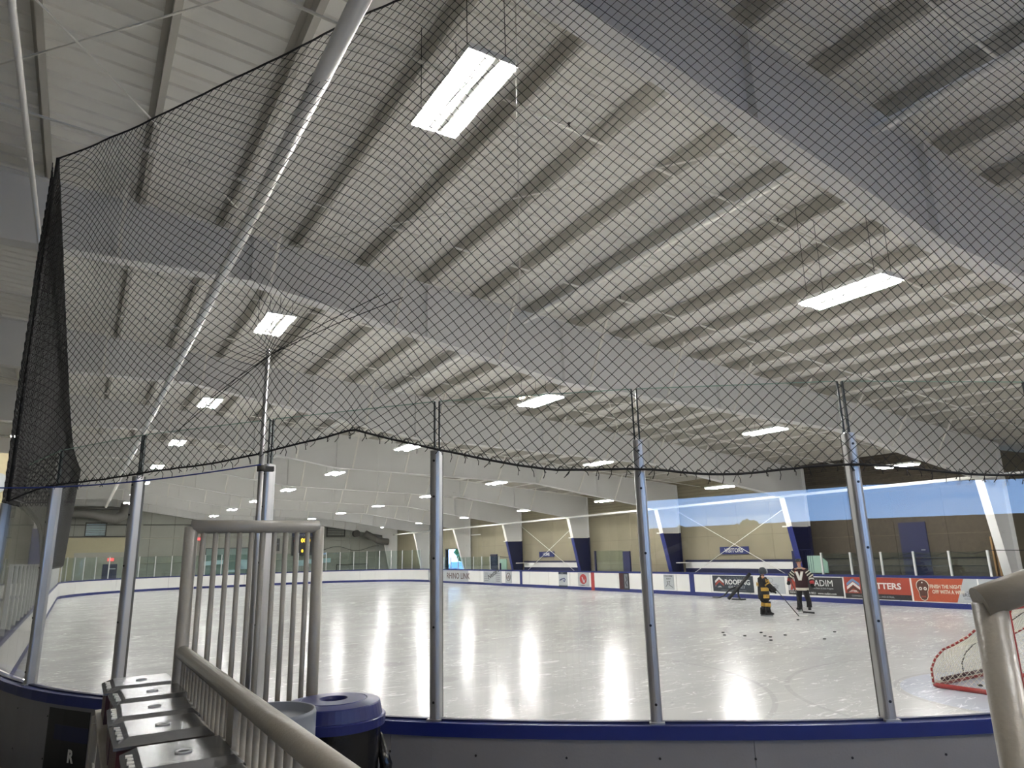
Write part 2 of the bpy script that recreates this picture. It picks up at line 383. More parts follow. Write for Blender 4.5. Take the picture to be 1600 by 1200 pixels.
# ------------------------------------------------------------------ girders with columns
NAMES = ['behind the viewer, out over the lobby', 'huge and dark across the top right corner', 'second in view, crossing from left to right under the hanging net', 'third in view, just beyond the wide second one', 'fourth in view',
         'fifth in view, past the visitors bench', 'sixth in view, by the home bench', 'seventh in view, small in the distance', 'eighth in view, beside the bright open doorway', 'last one, tight against the far end wall']
for k, Y in enumerate(FRAMES):
    t = thing('roof_girder', 'white steel roof girder, ' + NAMES[k], 'girder', (0, Y, 0), 0, 'roof girders')
    xe = 33.2 if k < 2 else 26.2
    lo = [(-9.4, 6.62), (1.95, 6.6), (8.2, 5.57), (17.5, 5.23), (24.75, 4.15)]
    hi = [(xe, rooftop(xe)), (-9.4, rooftop(-9.4))]
    MB().prism(lo + [(xe, 4.15)] + hi, 'y', -.006, .006).build('web', M['girder'], t)
    b = MB(); W = .13
    for (x0, z0), (x1, z1) in zip(lo, lo[1:]):
        b.prism([(x0, z0 - .014), (x1, z1 - .014), (x1, z1 + .008), (x0, z0 + .008)], 'y', -W, W)
    b.build('bottom_flange', M['girder'], t)
    b = MB(); b.prism([(-9.4, rooftop(-9.4) - .016), (xe, rooftop(xe) - .016), (xe, rooftop(xe)), (-9.4, rooftop(-9.4))], 'y', -W, W)
    b.build('top_flange', M['girder'], t)
    for x in (-4.5, 1.95, 5.1, 8.2, 12.8, 17.5, 21.0):
        MB().box((x - .005, -.1, soffit(x)), (x + .005, .1, rooftop(x) - .016)).build('stiffener', M['girder'], t)
    for j in range(12 if k > 1 else 0):
        x = .05 + 2.2 * j - 2.2
        if x > 24.6: break
        s_ = soffit(x) + .02; zt = rooftop(x) + .02
        MB().prism([(-.1, s_), (-.06, s_), (-.75, zt), (-.79, zt)], 'x', x - .025, x + .025).build('flange_brace', M['pipe'], t)
    # column: tapered, inner flange leans out towards the floor
    zc = 2.95
    def inner(z): return lerp(26.02 if k == 7 else 25.72, 24.75, z / 4.15)
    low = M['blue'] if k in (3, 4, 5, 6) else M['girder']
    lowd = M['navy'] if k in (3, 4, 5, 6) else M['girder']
    MB().prism([(inner(zc), zc), (26.2, zc), (26.2, 4.15), (24.75, 4.15)], 'y', -.008, .008).build('column_web', M['girder'], t)
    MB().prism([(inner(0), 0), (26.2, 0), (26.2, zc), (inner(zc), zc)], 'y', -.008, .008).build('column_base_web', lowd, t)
    MB().prism([(inner(zc) - .02, zc), (inner(zc), zc), (24.75, 4.15), (24.73, 4.15)], 'y', -W, W).build('column_flange', M['pipe'], t)
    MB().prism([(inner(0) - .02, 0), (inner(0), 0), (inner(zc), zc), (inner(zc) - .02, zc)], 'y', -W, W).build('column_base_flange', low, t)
    MB().box((26.2, -W, zc), (26.22, W, rooftop(26.2) - .02)).build('column_back_flange', M['girder'], t)
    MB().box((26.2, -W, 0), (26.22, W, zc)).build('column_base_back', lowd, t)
    if k in (3, 4, 5, 6):
        MB().box((inner(zc) - .02, -.02, zc - .02), (26.25, .35, zc + .03)).build('cap_shelf', M['pipe'], t)
    # left column against the outer wall
    MB().box((-9.48, -W, FL), (-9.2, W, 6.62)).build('left_column', M['girder'], t)

# ------------------------------------------------------------------ walls
# right wall with the open doorway (y 49.4..53.6)
DY0, DY1, DZ = 49.6, 53.7, 2.56
wr = MB()
wr.box((XW + .02, 11.4, -.3), (XW + .25, DY0, 5.6)); wr.box((33.2, YN, -.3), (33.4, 11.6, 5.2)); wr.box((XW + .02, 11.38, -.3), (33.4, 11.6, 5.2)); wr.box((XW + .02, DY1, -.3), (XW + .25, YW + .25, 5.6)); wr.box((XW + .02, DY0, DZ), (XW + .25, DY1, 5.6))
wr = wr.build('wall_right', M['wallseam']); tag(wr, kind='structure')
seg = MB()
def wall_panel(y0, y1, z0, z1, mt, x=XW):
    MB().box((x, y0 + .006, z0), (x + .03, y1 - .006, z1)).build('wall_panel', mt, wr)
y = 18.85
ys = []
while y < YW - .2:
    ys.append((y, min(y + 1.9, YW))); y += 1.9
for a, b in ys:
    zs = [(0, 1.35), (1.36, 2.7), (2.71, 4.1)]
    for z0, z1 in zs:
        if b > DY0 and a < DY1 and z0 < DZ:
            if a < DY0 - .1: wall_panel(a, DY0, z0, z1, M['wall'])
            if b > DY1 + .1: wall_panel(DY1, b, z0, z1, M['wall'])
            if z1 > DZ: MB().box((XW, max(a, DY0), DZ), (XW + .03, min(b, DY1), z1)).build('wall_panel', M['wall'], wr)
            continue
        wall_panel(a, b, z0, z1, M['wall'])
y = 11.4
while y < 18.8:
    for z0 in (0, .82, 1.64, 2.46, 3.28):
        wall_panel(y, min(y + 1.9, 18.85), z0, z0 + .81, M['brown'])
    y += 1.9
# horizontal siding planks above the panels
z = 4.12
while z < 5.45:
    for a, b in zip([11.4, 18.85, 26.42, 34.03, 41.65, 49.25, 56.87], [18.85, 26.42, 34.03, 41.65, 49.25, 56.87, 65.4]):
        MB().prism([(XW - .04, z), (XW + .02, z), (XW + .02, z + .15), (XW - .005, z + .15)], 'y', a + .01, b - .01).build('siding_plank', M['wall'] if a > 18 else M['brown'], wr)
    z += .165
# eave pipe along the right side
o = MB().path([(24.62, 2, 4.2), (24.62, 61.2, 4.06)], .055, 8).build('eave_pipe', M['pipe'])
tag(o, 'long white pipe running under the right ends of the girders', 'pipe')
for Y in FRAMES[4:9]:
    for dy in (-2.4, 2.4):
        pass

# far wall
fw = MB().box((XO, YW + .03, -.3), (XW + .3, YW + .3, 8.6)).build('wall_far', M['girt']); tag(fw, kind='structure')
x = XO
while x < XW:
    x1 = min(x + 1.8, XW)
    for z0, z1 in ((0, 1.2), (1.21, 2.6), (2.61, 4.05), (4.12, 5.15), (5.22, rooftop(x1) + .2)):
        MB().box((x + .012, YW, z0), (x1 - .012, YW + .04, z1)).build('wall_panel', M['farwall'], fw)
    x = x1
for z in (2.1, 4.08, 5.18):
    MB().prism([(YW - .1, z - .03), (YW, z - .03), (YW, z + .03), (YW - .02, z + .03), (YW - .1, z + .0)], 'x', XO, XW).build('wall_girt', M['girtl'] if z < 5 else M['girt'], fw)
for x in (4.2, 8.6, 11.0, 14.2, 19.3, 22.0, 24.6):
    MB().box((x - .09, YW - .14, 0), (x + .09, YW, rooftop(x) + .1)).build('wall_post', M['farwall'], fw)
# left and near outer walls
wlft = MB().box((XO - .3, YN - .3, -.3), (XO, YW + .3, 8.8)).build('wall_left', M['farwall']); tag(wlft, kind='structure')
wn_ = MB()
SX0, SX1, SZ0, SZ1 = -5.6, 13.0, 2.75, 3.55
wn_.box((XO, YN - .25, -.3), (33.4, YN, SZ0)); wn_.box((XO, YN - .25, SZ1), (33.4, YN, 8.8))
wn_.box((XO, YN - .25, SZ0), (SX0, YN, SZ1)); wn_.box((SX1, YN - .25, SZ0), (33.4, YN, SZ1))
wn_ = wn_.build('wall_near', M['brown']); tag(wn_, kind='structure')

# ------------------------------------------------------------------ ceiling lights
lamp_me = {}
def lamp_meshes():
    b = MB(); b.box((-.25, -.63, .03), (.25, .63, .05))
    for sx in (-1, 1): b.box((sx * .25 - .006, -.63, -.004), (sx * .25 + .006, .63, .05))
    for sy in (-1, 1): b.box((-.25, sy * .63 - .006, -.012), (.25, sy * .63 + .006, .05))
    lamp_me['housing'] = b.mesh('housing', M['lampw'])
    b = MB()
    xs = [-.24 + .08 * i for i in range(7)]
    for i in range(6):
        a = xs[i]; c = xs[i + 1]; mid = (a + c) / 2
        b.add([(a, -.62, -.005), (a, .62, -.005), (mid - .025, .62, .028), (mid - .025, -.62, .028), (mid + .025, .62, .028), (mid + .025, -.62, .028), (c, .62, -.005), (c, -.62, -.005)],
              [(0, 1, 2, 3), (3, 2, 4, 5), (5, 4, 6, 7)])
    lamp_me['reflector'] = b.mesh('reflector', M['lampw'])
    lamp_me['tube'] = MB().path([(0, -.6, -.022), (0, .6, -.022)], .016, 6).mesh('tube', M['tube'])
    b = MB()
    for sx in (-.2, .2):
        for sy in (-.5, .5): b.tube((sx, sy, .05), (sx * .4, sy * 1.0, 1.0), .004, 4)
    lamp_me['hanger'] = b
lamp_meshes()
ROWS = [('row over the left aisle', -2.05, 6.3, 3, 7), ('left row', 2.69, 6.45, -1, 7), ('second row from the left', 8.66, 5.54, -1, 7), ('third row from the left', 16.35, 5.37, -1, 7), ('right row near the benches', 22.8, 4.65, -1, 7)]
for rn, x, z, k0, k1 in ROWS:
    hang_h = rooftop(x) + .2 - z
    b = MB()
    for sx in (-.2, .2):
        for sy in (-.5, .5): b.tube((sx, sy, .05), (sx, sy, hang_h), .004, 4)
    hang = b.mesh('hanger', M['cord'])
    vis = 0
    for k in range(k0, k1 + 1):
        Y = 5.13 + 7.62 * k
        if k >= 0: vis += 1
        lab = ('fluorescent ceiling light, %s from the camera in the %s' % (ORD[vis - 1], rn)) if k >= 0 else ('fluorescent ceiling light behind the viewer in the %s' % rn)  # unseen extra lights behind the viewer are added to brighten the near area
        t = thing('ceiling_light', lab, 'light', (x, Y, z), 0, 'fluorescent ceiling lights')
        link_mesh('housing', lamp_me['housing'], t); link_mesh('reflector', lamp_me['reflector'], t); link_mesh('hanger', hang, t)
        for tx in (-.2, -.12, .12, .2):
            link_mesh('tube', lamp_me['tube'], t, (tx, 0, 0))

wt = MB().path([(0, -.6, .008), (0, .6, .008)], .014, 6).mesh('tube', M['fill_tube'])
for i, (x, Y) in enumerate(((-3.5, -1.5), (1.0, -2.2), (5.5, -2.4), (10.5, -2.6), (-3.0, -6.5), (3.5, -6.8), (9.5, -6.8))):  # unseen fixtures added to brighten the near rails, boards and ceiling
    t = thing('ceiling_light', 'warm light over the viewing floor behind the camera, %s in the %s line' % (('first', 'second', 'third', 'fourth')[i if i < 4 else i - 4], 'near' if i < 4 else 'back'), 'light', (x, Y, 5.3), math.pi / 2, 'viewing floor lights')
    link_mesh('housing', lamp_me['housing'], t); link_mesh('reflector', lamp_me['reflector'], t)
    for tx in (-.2, -.12, .12, .2): link_mesh('tube', wt, t, (tx, 0, 0))
    b = MB()
    for sx in (-.2, .2):
        for sy in (-.5, .5): b.tube((sx, sy, .05), (sx, sy, rooftop(x) + .2 - 5.3), .004, 4)
    b.build('hanger', M['cord'], t)

# ------------------------------------------------------------------ pipes and rods under the roof
b = MB().path([(1.33, -6, 6.1), (1.33, 58, 6.1)], .072, 16); o = b.build('heating_pipe', M['pipe'])
tag(o, 'thick white round pipe running down the hall at the left', 'pipe')
b = MB().path([(-.9, -6, 6.5), (-.9, 60, 6.5)], .03, 8); o = b.build('conduit', M['pipe'])
tag(o, 'thin white conduit at the top left corner, leading away', 'pipe')
b = MB().path([(7.3, -6, 6.78), (7.3, 62, 6.78)], .06, 10); o = b.build('sprinkler_main', M['pipe'])
tag(o, 'white sprinkler main between the purlins in the middle of the roof', 'pipe')
names = []
k = 0
for Y in (2.35, 5.55, 8.95, 13.2, 16.0, 20.8, 24.0, 28.4, 31.6, 36.0, 39.2, 43.6, 51.0, 58.5):
    z = lambda x: 7.25 - .086 * x
    t = thing('sprinkler_branch', 'thin white sprinkler branch pipe crossing the roof, %s away from the camera' % ORD[k], 'pipe', (0, Y, 0), 0, 'sprinkler branch pipes'); k += 1
    MB().path([(-8.5, 0, z(-8.5)), (25.5, 0, z(25.5))], .017, 6).build('branch_pipe', M['pipe'], t)
    hb = MB().tube((0, 0, .0), (0, 0, .07), .008, 5).disc((0, 0, .075), .02, 8).mesh('sprinkler_head', M['girt'])
    for i in range(9):
        x = -6.5 + 3.6 * i
        link_mesh('sprinkler_head', hb, t, (x, 0, z(x)))
def rod(p0, p1, label, r=.012):
    o = MB().path([p0, p1], r, 6).build('bracing_rod', M['pipe']); tag(o, label, 'rod', 'thin roof and wall bracing rods')
rod((2.2, 11.2, 7.2), (6.9, 3.85, 6.75), 'long thin rod slanting under the roof between the two nearest girders, middle')
rod((-3.0, 10.3, 7.5), (1.9, 4.3, 7.1), 'thin rod slanting across the top left corner')
rod((-2.2, 5.1, 7.35), (2.3, 10.9, 7.1), 'thin rod crossing the other one at the top left corner')
rod((9.0, 11.3, 6.6), (16.2, 18.8, 6.0), 'thin rod under the roof beyond the second girder')
rod((16.2, 11.3, 5.95), (9.0, 18.8, 6.6), 'thin rod crossing its twin beyond the second girder')
o = MB().path([(2.68, 4.18, 3.95), (2.72, 4.16, 7.3)], .006, 6).build('hanging_wire', M['pipe']); tag(o, 'thin pale wire hanging straight down from the roof, right of the nearest light', 'wire')
for a, c, nm in ((34.2, 41.5, 'home'), (19.0, 26.3, 'visitors')):
    rod((25.95, a, 4.1), (25.95, c, .5), 'thin wall brace rod over the %s bench falling away from the camera' % nm, .014)
    rod((25.95, c, 4.1), (25.95, a, .5), 'thin wall brace rod over the %s bench rising away from the camera' % nm, .014)

# ------------------------------------------------------------------ rink boards
def catmull(P, n=5):
    out = []
    Q = [P[0]] + list(P) + [P[-1]]
    for i in range(1, len(Q) - 2):
        p0, p1, p2, p3 = [Vector(q) for q in Q[i - 1:i + 3]]
        for k in range(n):
            t = k / n
            out.append(.5 * ((2 * p1) + (-p0 + p2) * t + (2 * p0 - 5 * p1 + 4 * p2 - p3) * t * t + (-p0 + 3 * p1 - 3 * p2 + p3) * t ** 3))
    out.append(Vector(P[-1])); return out
def arc_pts(cx, cy, r, a0, a1, n):
    return [(cx + r * math.cos(math.radians(lerp(a0, a1, i / n))), cy + r * math.sin(math.radians(lerp(a0, a1, i / n)))) for i in range(n + 1)]
def normals(P):
    """outward side normal for a path that runs with the rink on its left"""
    N_ = []
    for i in range(len(P)):
        a = Vector(P[max(i - 1, 0)]); b = Vector(P[min(i + 1, len(P) - 1)])
        t = (b - a).normalized(); N_.append(Vector((t.y, -t.x)))
    return N_
def strip(P, N_, o0, o1, z0, z1):
    b = MB(); vs = []; n = len(P)
    for p, nn in zip(P, N_):
        a = Vector(p) + nn * o0; c = Vector(p) + nn * o1
        vs += [(a.x, a.y, z0), (c.x, c.y, z0), (c.x, c.y, z1), (a.x, a.y, z1)]
    fs = []
    for i in range(n - 1):
        for j in range(4):
            fs.append((i * 4 + j, (i + 1) * 4 + j, (i + 1) * 4 + (j + 1) % 4, i * 4 + (j + 1) % 4))
    fs += [(0, 1, 2, 3), ((n - 1) * 4 + 3, (n - 1) * 4 + 2, (n - 1) * 4 + 1, (n - 1) * 4)]
    return b.add(vs, fs, False)
BH = 1.05
def boards(label, P, chunk, outer_mat, nearside=False):
    t = thing('rink_boards', label, 'boards', (P[0][0], P[0][1], 0), 0, 'rink boards')
    off = Vector((P[0][0], P[0][1]))
    P = [Vector(p) - off for p in P]; N_ = normals(P)
    i = 0
    while i < len(P) - 1:
        j = min(i + chunk, len(P) - 1)
        PP = P[i:j + 1]; NN = N_[i:j + 1]
        # leave a thin joint at each end
        PP = list(PP); PP[0] = PP[0].lerp(PP[1], .006); PP[-1] = PP[-1].lerp(PP[-2], .006)
        strip(PP, NN, 0, .02, .1, BH - .06).build('board_panel', M['board'], t)
        strip(PP, NN, .10, .12, FL - .3 if not nearside else .2, BH - .06).build('outer_panel', outer_mat, t)
        i = j
    strip(P, N_, .02, .1, .0, BH - .07).build('frame', M['girt'], t)
    strip(P, N_, -.008, .02, .0, .17).build('kick_plate', M['blue'], t)
    strip(P, N_, -.01, .145, BH - .085, BH).build('cap_rail', M['blue'], t)
    strip(P, N_, .035, .075, BH, BH + .012).build('glass_channel', M['navy'], t)
    return t
def straight(a, b, n): return [(lerp(a[0], b[0], i / n), lerp(a[1], b[1], i / n)) for i in range(n + 1)]
near_path = catmull(NP, 5)
nb = boards('curved near corner boards with blue cap rail, closest to the camera', near_path, 8, M['outer'], True)
boards('near end boards behind the goal, right of the camera', straight(NP[-1], (16.4, 1.67), 3) + arc_pts(16.43, 10.2, 8.53, -90, 0, 10)[1:], 3, M['outer'])
BR = boards('long right side boards covered with adverts', straight((XR, 10.2), (XR, 54.14), 20), 1, M['board'])
BF = boards('far end boards, plain white, curving at both corners', arc_pts(16.43, 54.14, 8.53, 0, 90, 10) + straight((16.43, YF), (7.64, YF), 4)[1:] + arc_pts(7.64, 54.14, 8.53, 90, 180, 10)[1:], 3, M['board'])
BL = boards('long left side boards seen steeply from the camera', straight((XL, 54.14), (XL, NP[0][1]), 17), 1, M['board'])
# bolts and dark seams on the outer face of the near boards
b = MB(); NN = normals(near_path)
L_ = 0
for i in range(2, len(near_path) - 1, 2):
    p = near_path[i]; nn = NN[i]
    for z in (.85, .5):
        c = Vector((p.x + nn.x * .121, p.y + nn.y * .121, z)); b.disc(c, .008, 8, (nn.x, nn.y, 0), .006)
o = b.build('bolt_heads', M['black']); o.parent = nb; o['kind'] = 'stuff'
o.location = (-near_path[0].x, -near_path[0].y, 0)

# painted line marks on the right boards
for y, mt, lab in ((32.17 - 7.62, 'blue', 'blue line stripe on the right boards nearer the camera, right of a paper notice'), (32.17, 'redp', 'red centre line stripe on the right boards'), (32.17 + 7.62, 'blue', 'blue line stripe on the right boards farther down the rink')):
    yy = 25.0 if y < 30 else y
    yy = y
    o = MB().box((XR - .012, yy - .15, .0), (XR - .001, yy + .15, BH - .08)).build('line_stripe', M[mt]); tag(o, lab, 'stripe')

# ------------------------------------------------------------------ stanchions and glass (near corner)
def oriented(b, c, tdir, half_t, n_in, n_out, z0, z1):
    t = Vector((tdir[0], tdir[1])).normalized(); nn = Vector((t.y, -t.x)); c = Vector(c)
    q = [c - t * half_t + nn * n_in, c + t * half_t + nn * n_in, c + t * half_t + nn * n_out, c - t * half_t + nn * n_out]
    vs = [(p.x, p.y, z0) for p in q] + [(p.x, p.y, z1) for p in q]
    return b.add(vs, [(0, 3, 2, 1), (4, 5, 6, 7), (0, 1, 5, 4), (1, 2, 6, 5), (2, 3, 7, 6), (3, 0, 4, 7)])
nbl = Vector(nb.location)
for i in range(1, 9):
    p = NP[i]; a = Vector(NP[i - 1]); c = Vector(NP[i + 1]); t = (c - a).normalized()
    b = MB(); nn = Vector((t.y, -t.x)); top = 2.95 - BH
    # half-round outer profile with a channel
    prof = []
    for k in range(9):
        an = math.pi * k / 8
        prof.append((math.cos(an) * .038, .055 + math.sin(an) * .024 + .018))
    prof += [(-.038, .02), (-.012, .02), (-.012, .045), (.012, .045), (.012, .02), (.038, .02)]
    pts = [(t.x * u + nn.x * v, t.y * u + nn.y * v) for u, v in prof]
    b.prism(pts, 'z', 0, top)
    th = b.build('glass_post', M['alu'], nb); th.location = Vector((p[0], p[1], BH)) - nbl
    b = MB(); oriented(b, (0, 0), t, .034, -.005, .018, .0, top); b.build('inner_cover', M['girt'] if i % 2 else M['alu'], th)
    for z in (.12, .62, 1.1, 1.55, 1.82):
        MB().disc(Vector((nn.x * .098, nn.y * .098, z)), .009, 8, (nn.x, nn.y, 0), .008).build('screw', M['black'], th)
    oriented(MB(), (0, 0), t, .05, .0, .11, -.001, .012).build('base_plate', M['alu'], th)
for i in range(0, 10):
    a = Vector(NP[i]); c = Vector(NP[i + 1]); t = (c - a).normalized()
    mid = (a + c) / 2; hl = (c - a).length / 2 - .016
    th = oriented(MB(), (0, 0), t, hl, .026, .038, 0, 3.33 - BH).build('glass_pane', M['glass'], nb)
    th.location = Vector((mid.x, mid.y, BH + .012)) - nbl
    for sx in (-1, 1):
        b = MB(); oriented(b, (t.x * hl * sx, t.y * hl * sx), t, .006, .022, .042, 2.95 - BH, 3.33 - BH)
        b.build('edge_trim', M['glassedge'], th)
for i in range(0, 10):
    a = Vector(NP[i]); c = Vector(NP[i + 1]); t = (c - a).normalized(); mid = (a + c) / 2; hl = (c - a).length / 2 - .016
    th = oriented(MB(), (0, 0), t, hl, .025, .039, 0, .005).build('pane_top_edge', M['mint'], nb); th.location = Vector((mid.x, mid.y, 3.342)) - nbl
# thin bare aluminium pole that lifts the net, clamped to the post behind the gate
t = thing('net_pole', 'thin grey pole clamped to the post behind the gate, lifting the net', 'pole', (1.215, 5.93, BH), 0)
MB().tube((0, 0, -.2), (0, 0, 3.93 - BH), .021, 12).build('pole', M['alu'], t)
MB().tube((0, 0, 1.83), (0, 0, 1.88), .034, 12).box((0, -.01, 1.835), (.1, .04, 1.875)).build('clamp', M['girt'], t)

# ------------------------------------------------------------------ protective netting
B_ = [(-.62, 8.1, 2.77), (-.33, 8.0, 2.9), (.36, 7.1, 2.95), (1.22, 5.92, 3.02), (1.72, 5.25, 3.12), (2.2, 4.70, 2.95), (2.85, 4.13, 2.76), (3.35, 3.70, 2.73), (3.93, 3.34, 2.68), (4.62, 2.85, 2.72), (5.4, 2.46, 2.63), (6.05, 2.18, 2.64), (7.6, 1.75, 2.68), (9, 1.5, 2.7)]
T_ = [(-.62, 8.1, 6.4), (-.3, 7.6, 6.38), (.16, 6.84, 6.37), (1.15, 5.19, 6.41), (1.76, 4.48, 6.60), (2.2, 4.0, 6.62), (2.75, 3.5, 6.55), (3.3, 3.15, 6.6), (3.95, 2.85, 6.65), (4.8, 2.45, 6.7), (5.7, 2.15, 6.7), (6.5, 1.85, 6.7), (7.8, 1.4, 6.7), (9.2, 1.1, 6.7)]
def cr3(P, u):
    u = min(max(u, 0), len(P) - 1.0001); i = int(u); t = u - i
    p0 = Vector(P[max(i - 1, 0)]); p1 = Vector(P[i]); p2 = Vector(P[i + 1]); p3 = Vector(P[min(i + 2, len(P) - 1)])
    return .5 * ((2 * p1) + (-p0 + p2) * t + (2 * p0 - 5 * p1 + 4 * p2 - p3) * t * t + (-p0 + 3 * p1 - 3 * p2 + p3) * t ** 3)
def arclen_table(P, n=800):
    L = [0]; prev = cr3(P, 0); U = [0]
    for k in range(1, n + 1):
        u = (len(P) - 1) * k / n; q = cr3(P, u); L.append(L[-1] + math.hypot(q.x - prev.x, q.y - prev.y)); U.append(u); prev = q
    return U, L
def seg_prism(vs, fs, a, b, r):
    d = b - a
    if d.length < 1e-5: return
    d.normalize(); u = d.cross(Vector((0, 0, 1)))
    if u.length < .05: u = d.cross(Vector((1, 0, 0)))
    u.normalize(); v = d.cross(u); o = len(vs)
    for p in (a, b):
        for k in range(3):
            an = 2.0944 * k
            q = p + (u * math.cos(an) + v * math.sin(an)) * r; vs.append((q.x, q.y, q.z))
    for k in range(3): fs.append((o + k, o + (k + 1) % 3, o + 3 + (k + 1) % 3, o + 3 + k))
def net(Bt, Tp, pitch_h, pitch_v, r, pulls=(), wob=0.0):
    U, L = arclen_table(Bt); n = int(L[-1] / pitch_h * 2); hh = (Vector(Tp[0]) - Vector(Bt[0])).length
    mrows = int(hh / pitch_v * 2)
    us = []; k = 0
    for i in range(n + 1):
        tgt = L[-1] * i / n
        while k < len(L) - 2 and L[k + 1] < tgt: k += 1
        us.append(lerp(U[k], U[k + 1], (tgt - L[k]) / max(L[k + 1] - L[k], 1e-6)))
    base = [(cr3(Bt, u), cr3(Tp, u)) for u in us]
    G = {}
    for i in range(n + 1):
        for j in range(mrows + 1):
            if (i + j) % 2 and j not in (0, mrows): continue
            t = j / mrows; a, c = base[i]
            p = a.lerp(c, t)
            # belly of the hanging net
            p.y += -.10 * math.sin(math.pi * t) * (1 if wob else 0)
            p.x += wob * math.sin(i * .37 + j * .21) + wob * random.uniform(-.6, .6); p.z += wob * math.sin(i * .23 - j * .31) + wob * random.uniform(-.6, .6)
            for P0, s, st in pulls:
                d = (p - P0).length
                p = p.lerp(P0, st * math.exp(-(d / s) ** 2))
            G[i, j] = p
    vs, fs = [], []
    for (i, j), p in G.items():
        if (i + j) % 2: continue
        for di in (-1, 1):
            q = G.get((i + di, j + 1))
            if q is not None and (i + di + j + 1) % 2 == 0: seg_prism(vs, fs, p, q, r)
    return vs, fs, [G[i, 0] for i in range(n + 1)], [G[i, mrows] for i in range(n + 1)]
def pyobj(name, vs, fs, m, parent=None):
    me = bpy.data.meshes.new(name); me.from_pydata(vs, [], fs); me.materials.append(m); me.update()
    o = bpy.data.objects.new(name, me); C.objects.link(o)
    if parent: o.parent = parent
    return o
net_t = thing('safety_net', 'black diamond mesh safety net hanging from the roof onto the near glass', 'net')
pulls = [(Vector((1.235, 5.87, 3.88)), .42, .82), (Vector((1.74, 5.2, 3.2)), .18, .5)]
vs, fs, bot, top = net(B_, T_, .098, .084, .0029, pulls, .004)  # main net
o = pyobj('netting', vs, fs, M['cord'], net_t); o['kind'] = 'stuff'
MB().path(bot[::2] + [bot[-1]], .009, 6).build('bottom_rope', M['cord'], net_t)
MB().path(top[::2], .009, 6).build('top_rope', M['cord'], net_t)
MB().path([bot[0], top[0]], .02, 6).build('side_rope', M['cord'], net_t)
b = MB()
for i in range(2, len(bot) - 1, 2):                      # loose tie ends and loops along the rope
    p = bot[i]
    q = p + Vector((random.uniform(-.05, .05), random.uniform(-.02, .02), -random.uniform(.03, .075)))
    b.path([p, p.lerp(q, .5) + Vector((.012, 0, 0)), q], .003, 4)
    if i % 4 == 0:
        q2 = p + Vector((random.uniform(-.05, .05), 0, -random.uniform(.02, .06))); b.path([p, q2], .003, 4); b.disc(q2, .006, 5)
    b.path([p, p + Vector((.03, 0, .03)), bot[min(i + 1, len(bot) - 1)] + Vector((0, 0, .01))], .0035, 4)
o = b.build('rope_ties', M['cord'], net_t); o['kind'] = 'stuff'
b = MB()
pt = Vector((1.235, 5.87, 3.88))
for q in (Vector((.75, 6.35, 3.45)), Vector((.6, 6.55, 3.25)), Vector((1.9, 5.0, 4.25)), Vector((2.0, 4.85, 4.18))):
    b.path([pt, pt.lerp(q, .5) + Vector((0, 0, .02)), q], .004, 4)
b.build('gathered_strands', M['cord'], net_t)
# side net along the left boards, seen at a grazing angle
LB = [(-.62, 8.12, 2.8), (-.62, 10.5, 2.9), (-.62, 14, 2.9), (-.62, 16, 2.75), (-.62, 18, 2.3), (-.62, 22, 2.1), (-.62, 30, 2.08), (-.5, 36, 2.1)]
LT = [(-.62, 8.12, 6.4), (-.62, 10.5, 6.38), (-.62, 14, 6.35), (-.62, 16, 6.35), (-.62, 18, 6.35), (-.62, 22, 6.35), (-.55, 30, 6.3), (-.3, 36, 6.2)]
sn = thing('safety_net', 'dense dark strip of netting at the left, seen edge on above the left boards', 'net')
vs, fs, bot2, top2 = net(LB, LT, .11, .097, .0058, (), .003)
n0 = len(vs)
vs += [(x - .05, y + .03, z - .04) for x, y, z in vs]; fs += [tuple(i + n0 for i in f) for f in fs]      # the net hangs doubled here
o = pyobj('netting', vs, fs, M['cord'], sn); o['kind'] = 'stuff'
MB().path(bot2[::4], .009, 5).build('bottom_rope', M['cord'], sn); MB().path(top2[::4], .009, 5).build('top_rope', M['cord'], sn)
# blue cord strung to the pole
P = []
for i in range(25):
    t_ = i / 24; p = Vector((-1.4, 6.9, 2.8)).lerp(Vector((1.2, 5.88, 2.93)), t_); p.z -= .1 * math.sin(math.pi * t_); P.append(p)
o = MB().path(P, .006, 6).build('cord', M['bluecord']); tag(o, 'dark blue cord strung from the left edge to the net pole', 'cord')

# ------------------------------------------------------------------ far and side glass posts
def far_posts(P, h, parent, pane=True):
    pl = Vector(parent.location)
    for i, p in enumerate(P):
        a = Vector(P[max(i - 1, 0)]); c = Vector(P[min(i + 1, len(P) - 1)]); t = (c - a).normalized(); nn = Vector((t.y, -t.x))
        th = MB(); oriented(th, (nn.x * .05, nn.y * .05), t, .03, -.03, .03, 0, h)
        th.build('glass_post', M['stanch'], parent, Vector((p[0], p[1], BH)) - pl)
        if pane and i < len(P) - 1:
            q = Vector(P[i + 1]); p_ = Vector(p); mid = (p_ + q) / 2; tt = (q - p_); hl = tt.length / 2 - .035
            if tt.length > 3: continue
            b = MB(); oriented(b, (0, 0), tt.normalized(), hl, .045, .055, 0, h - .04)
            b.build('glass_pane', M['farglass'], parent, Vector((mid.x, mid.y, BH + .005)) - pl)
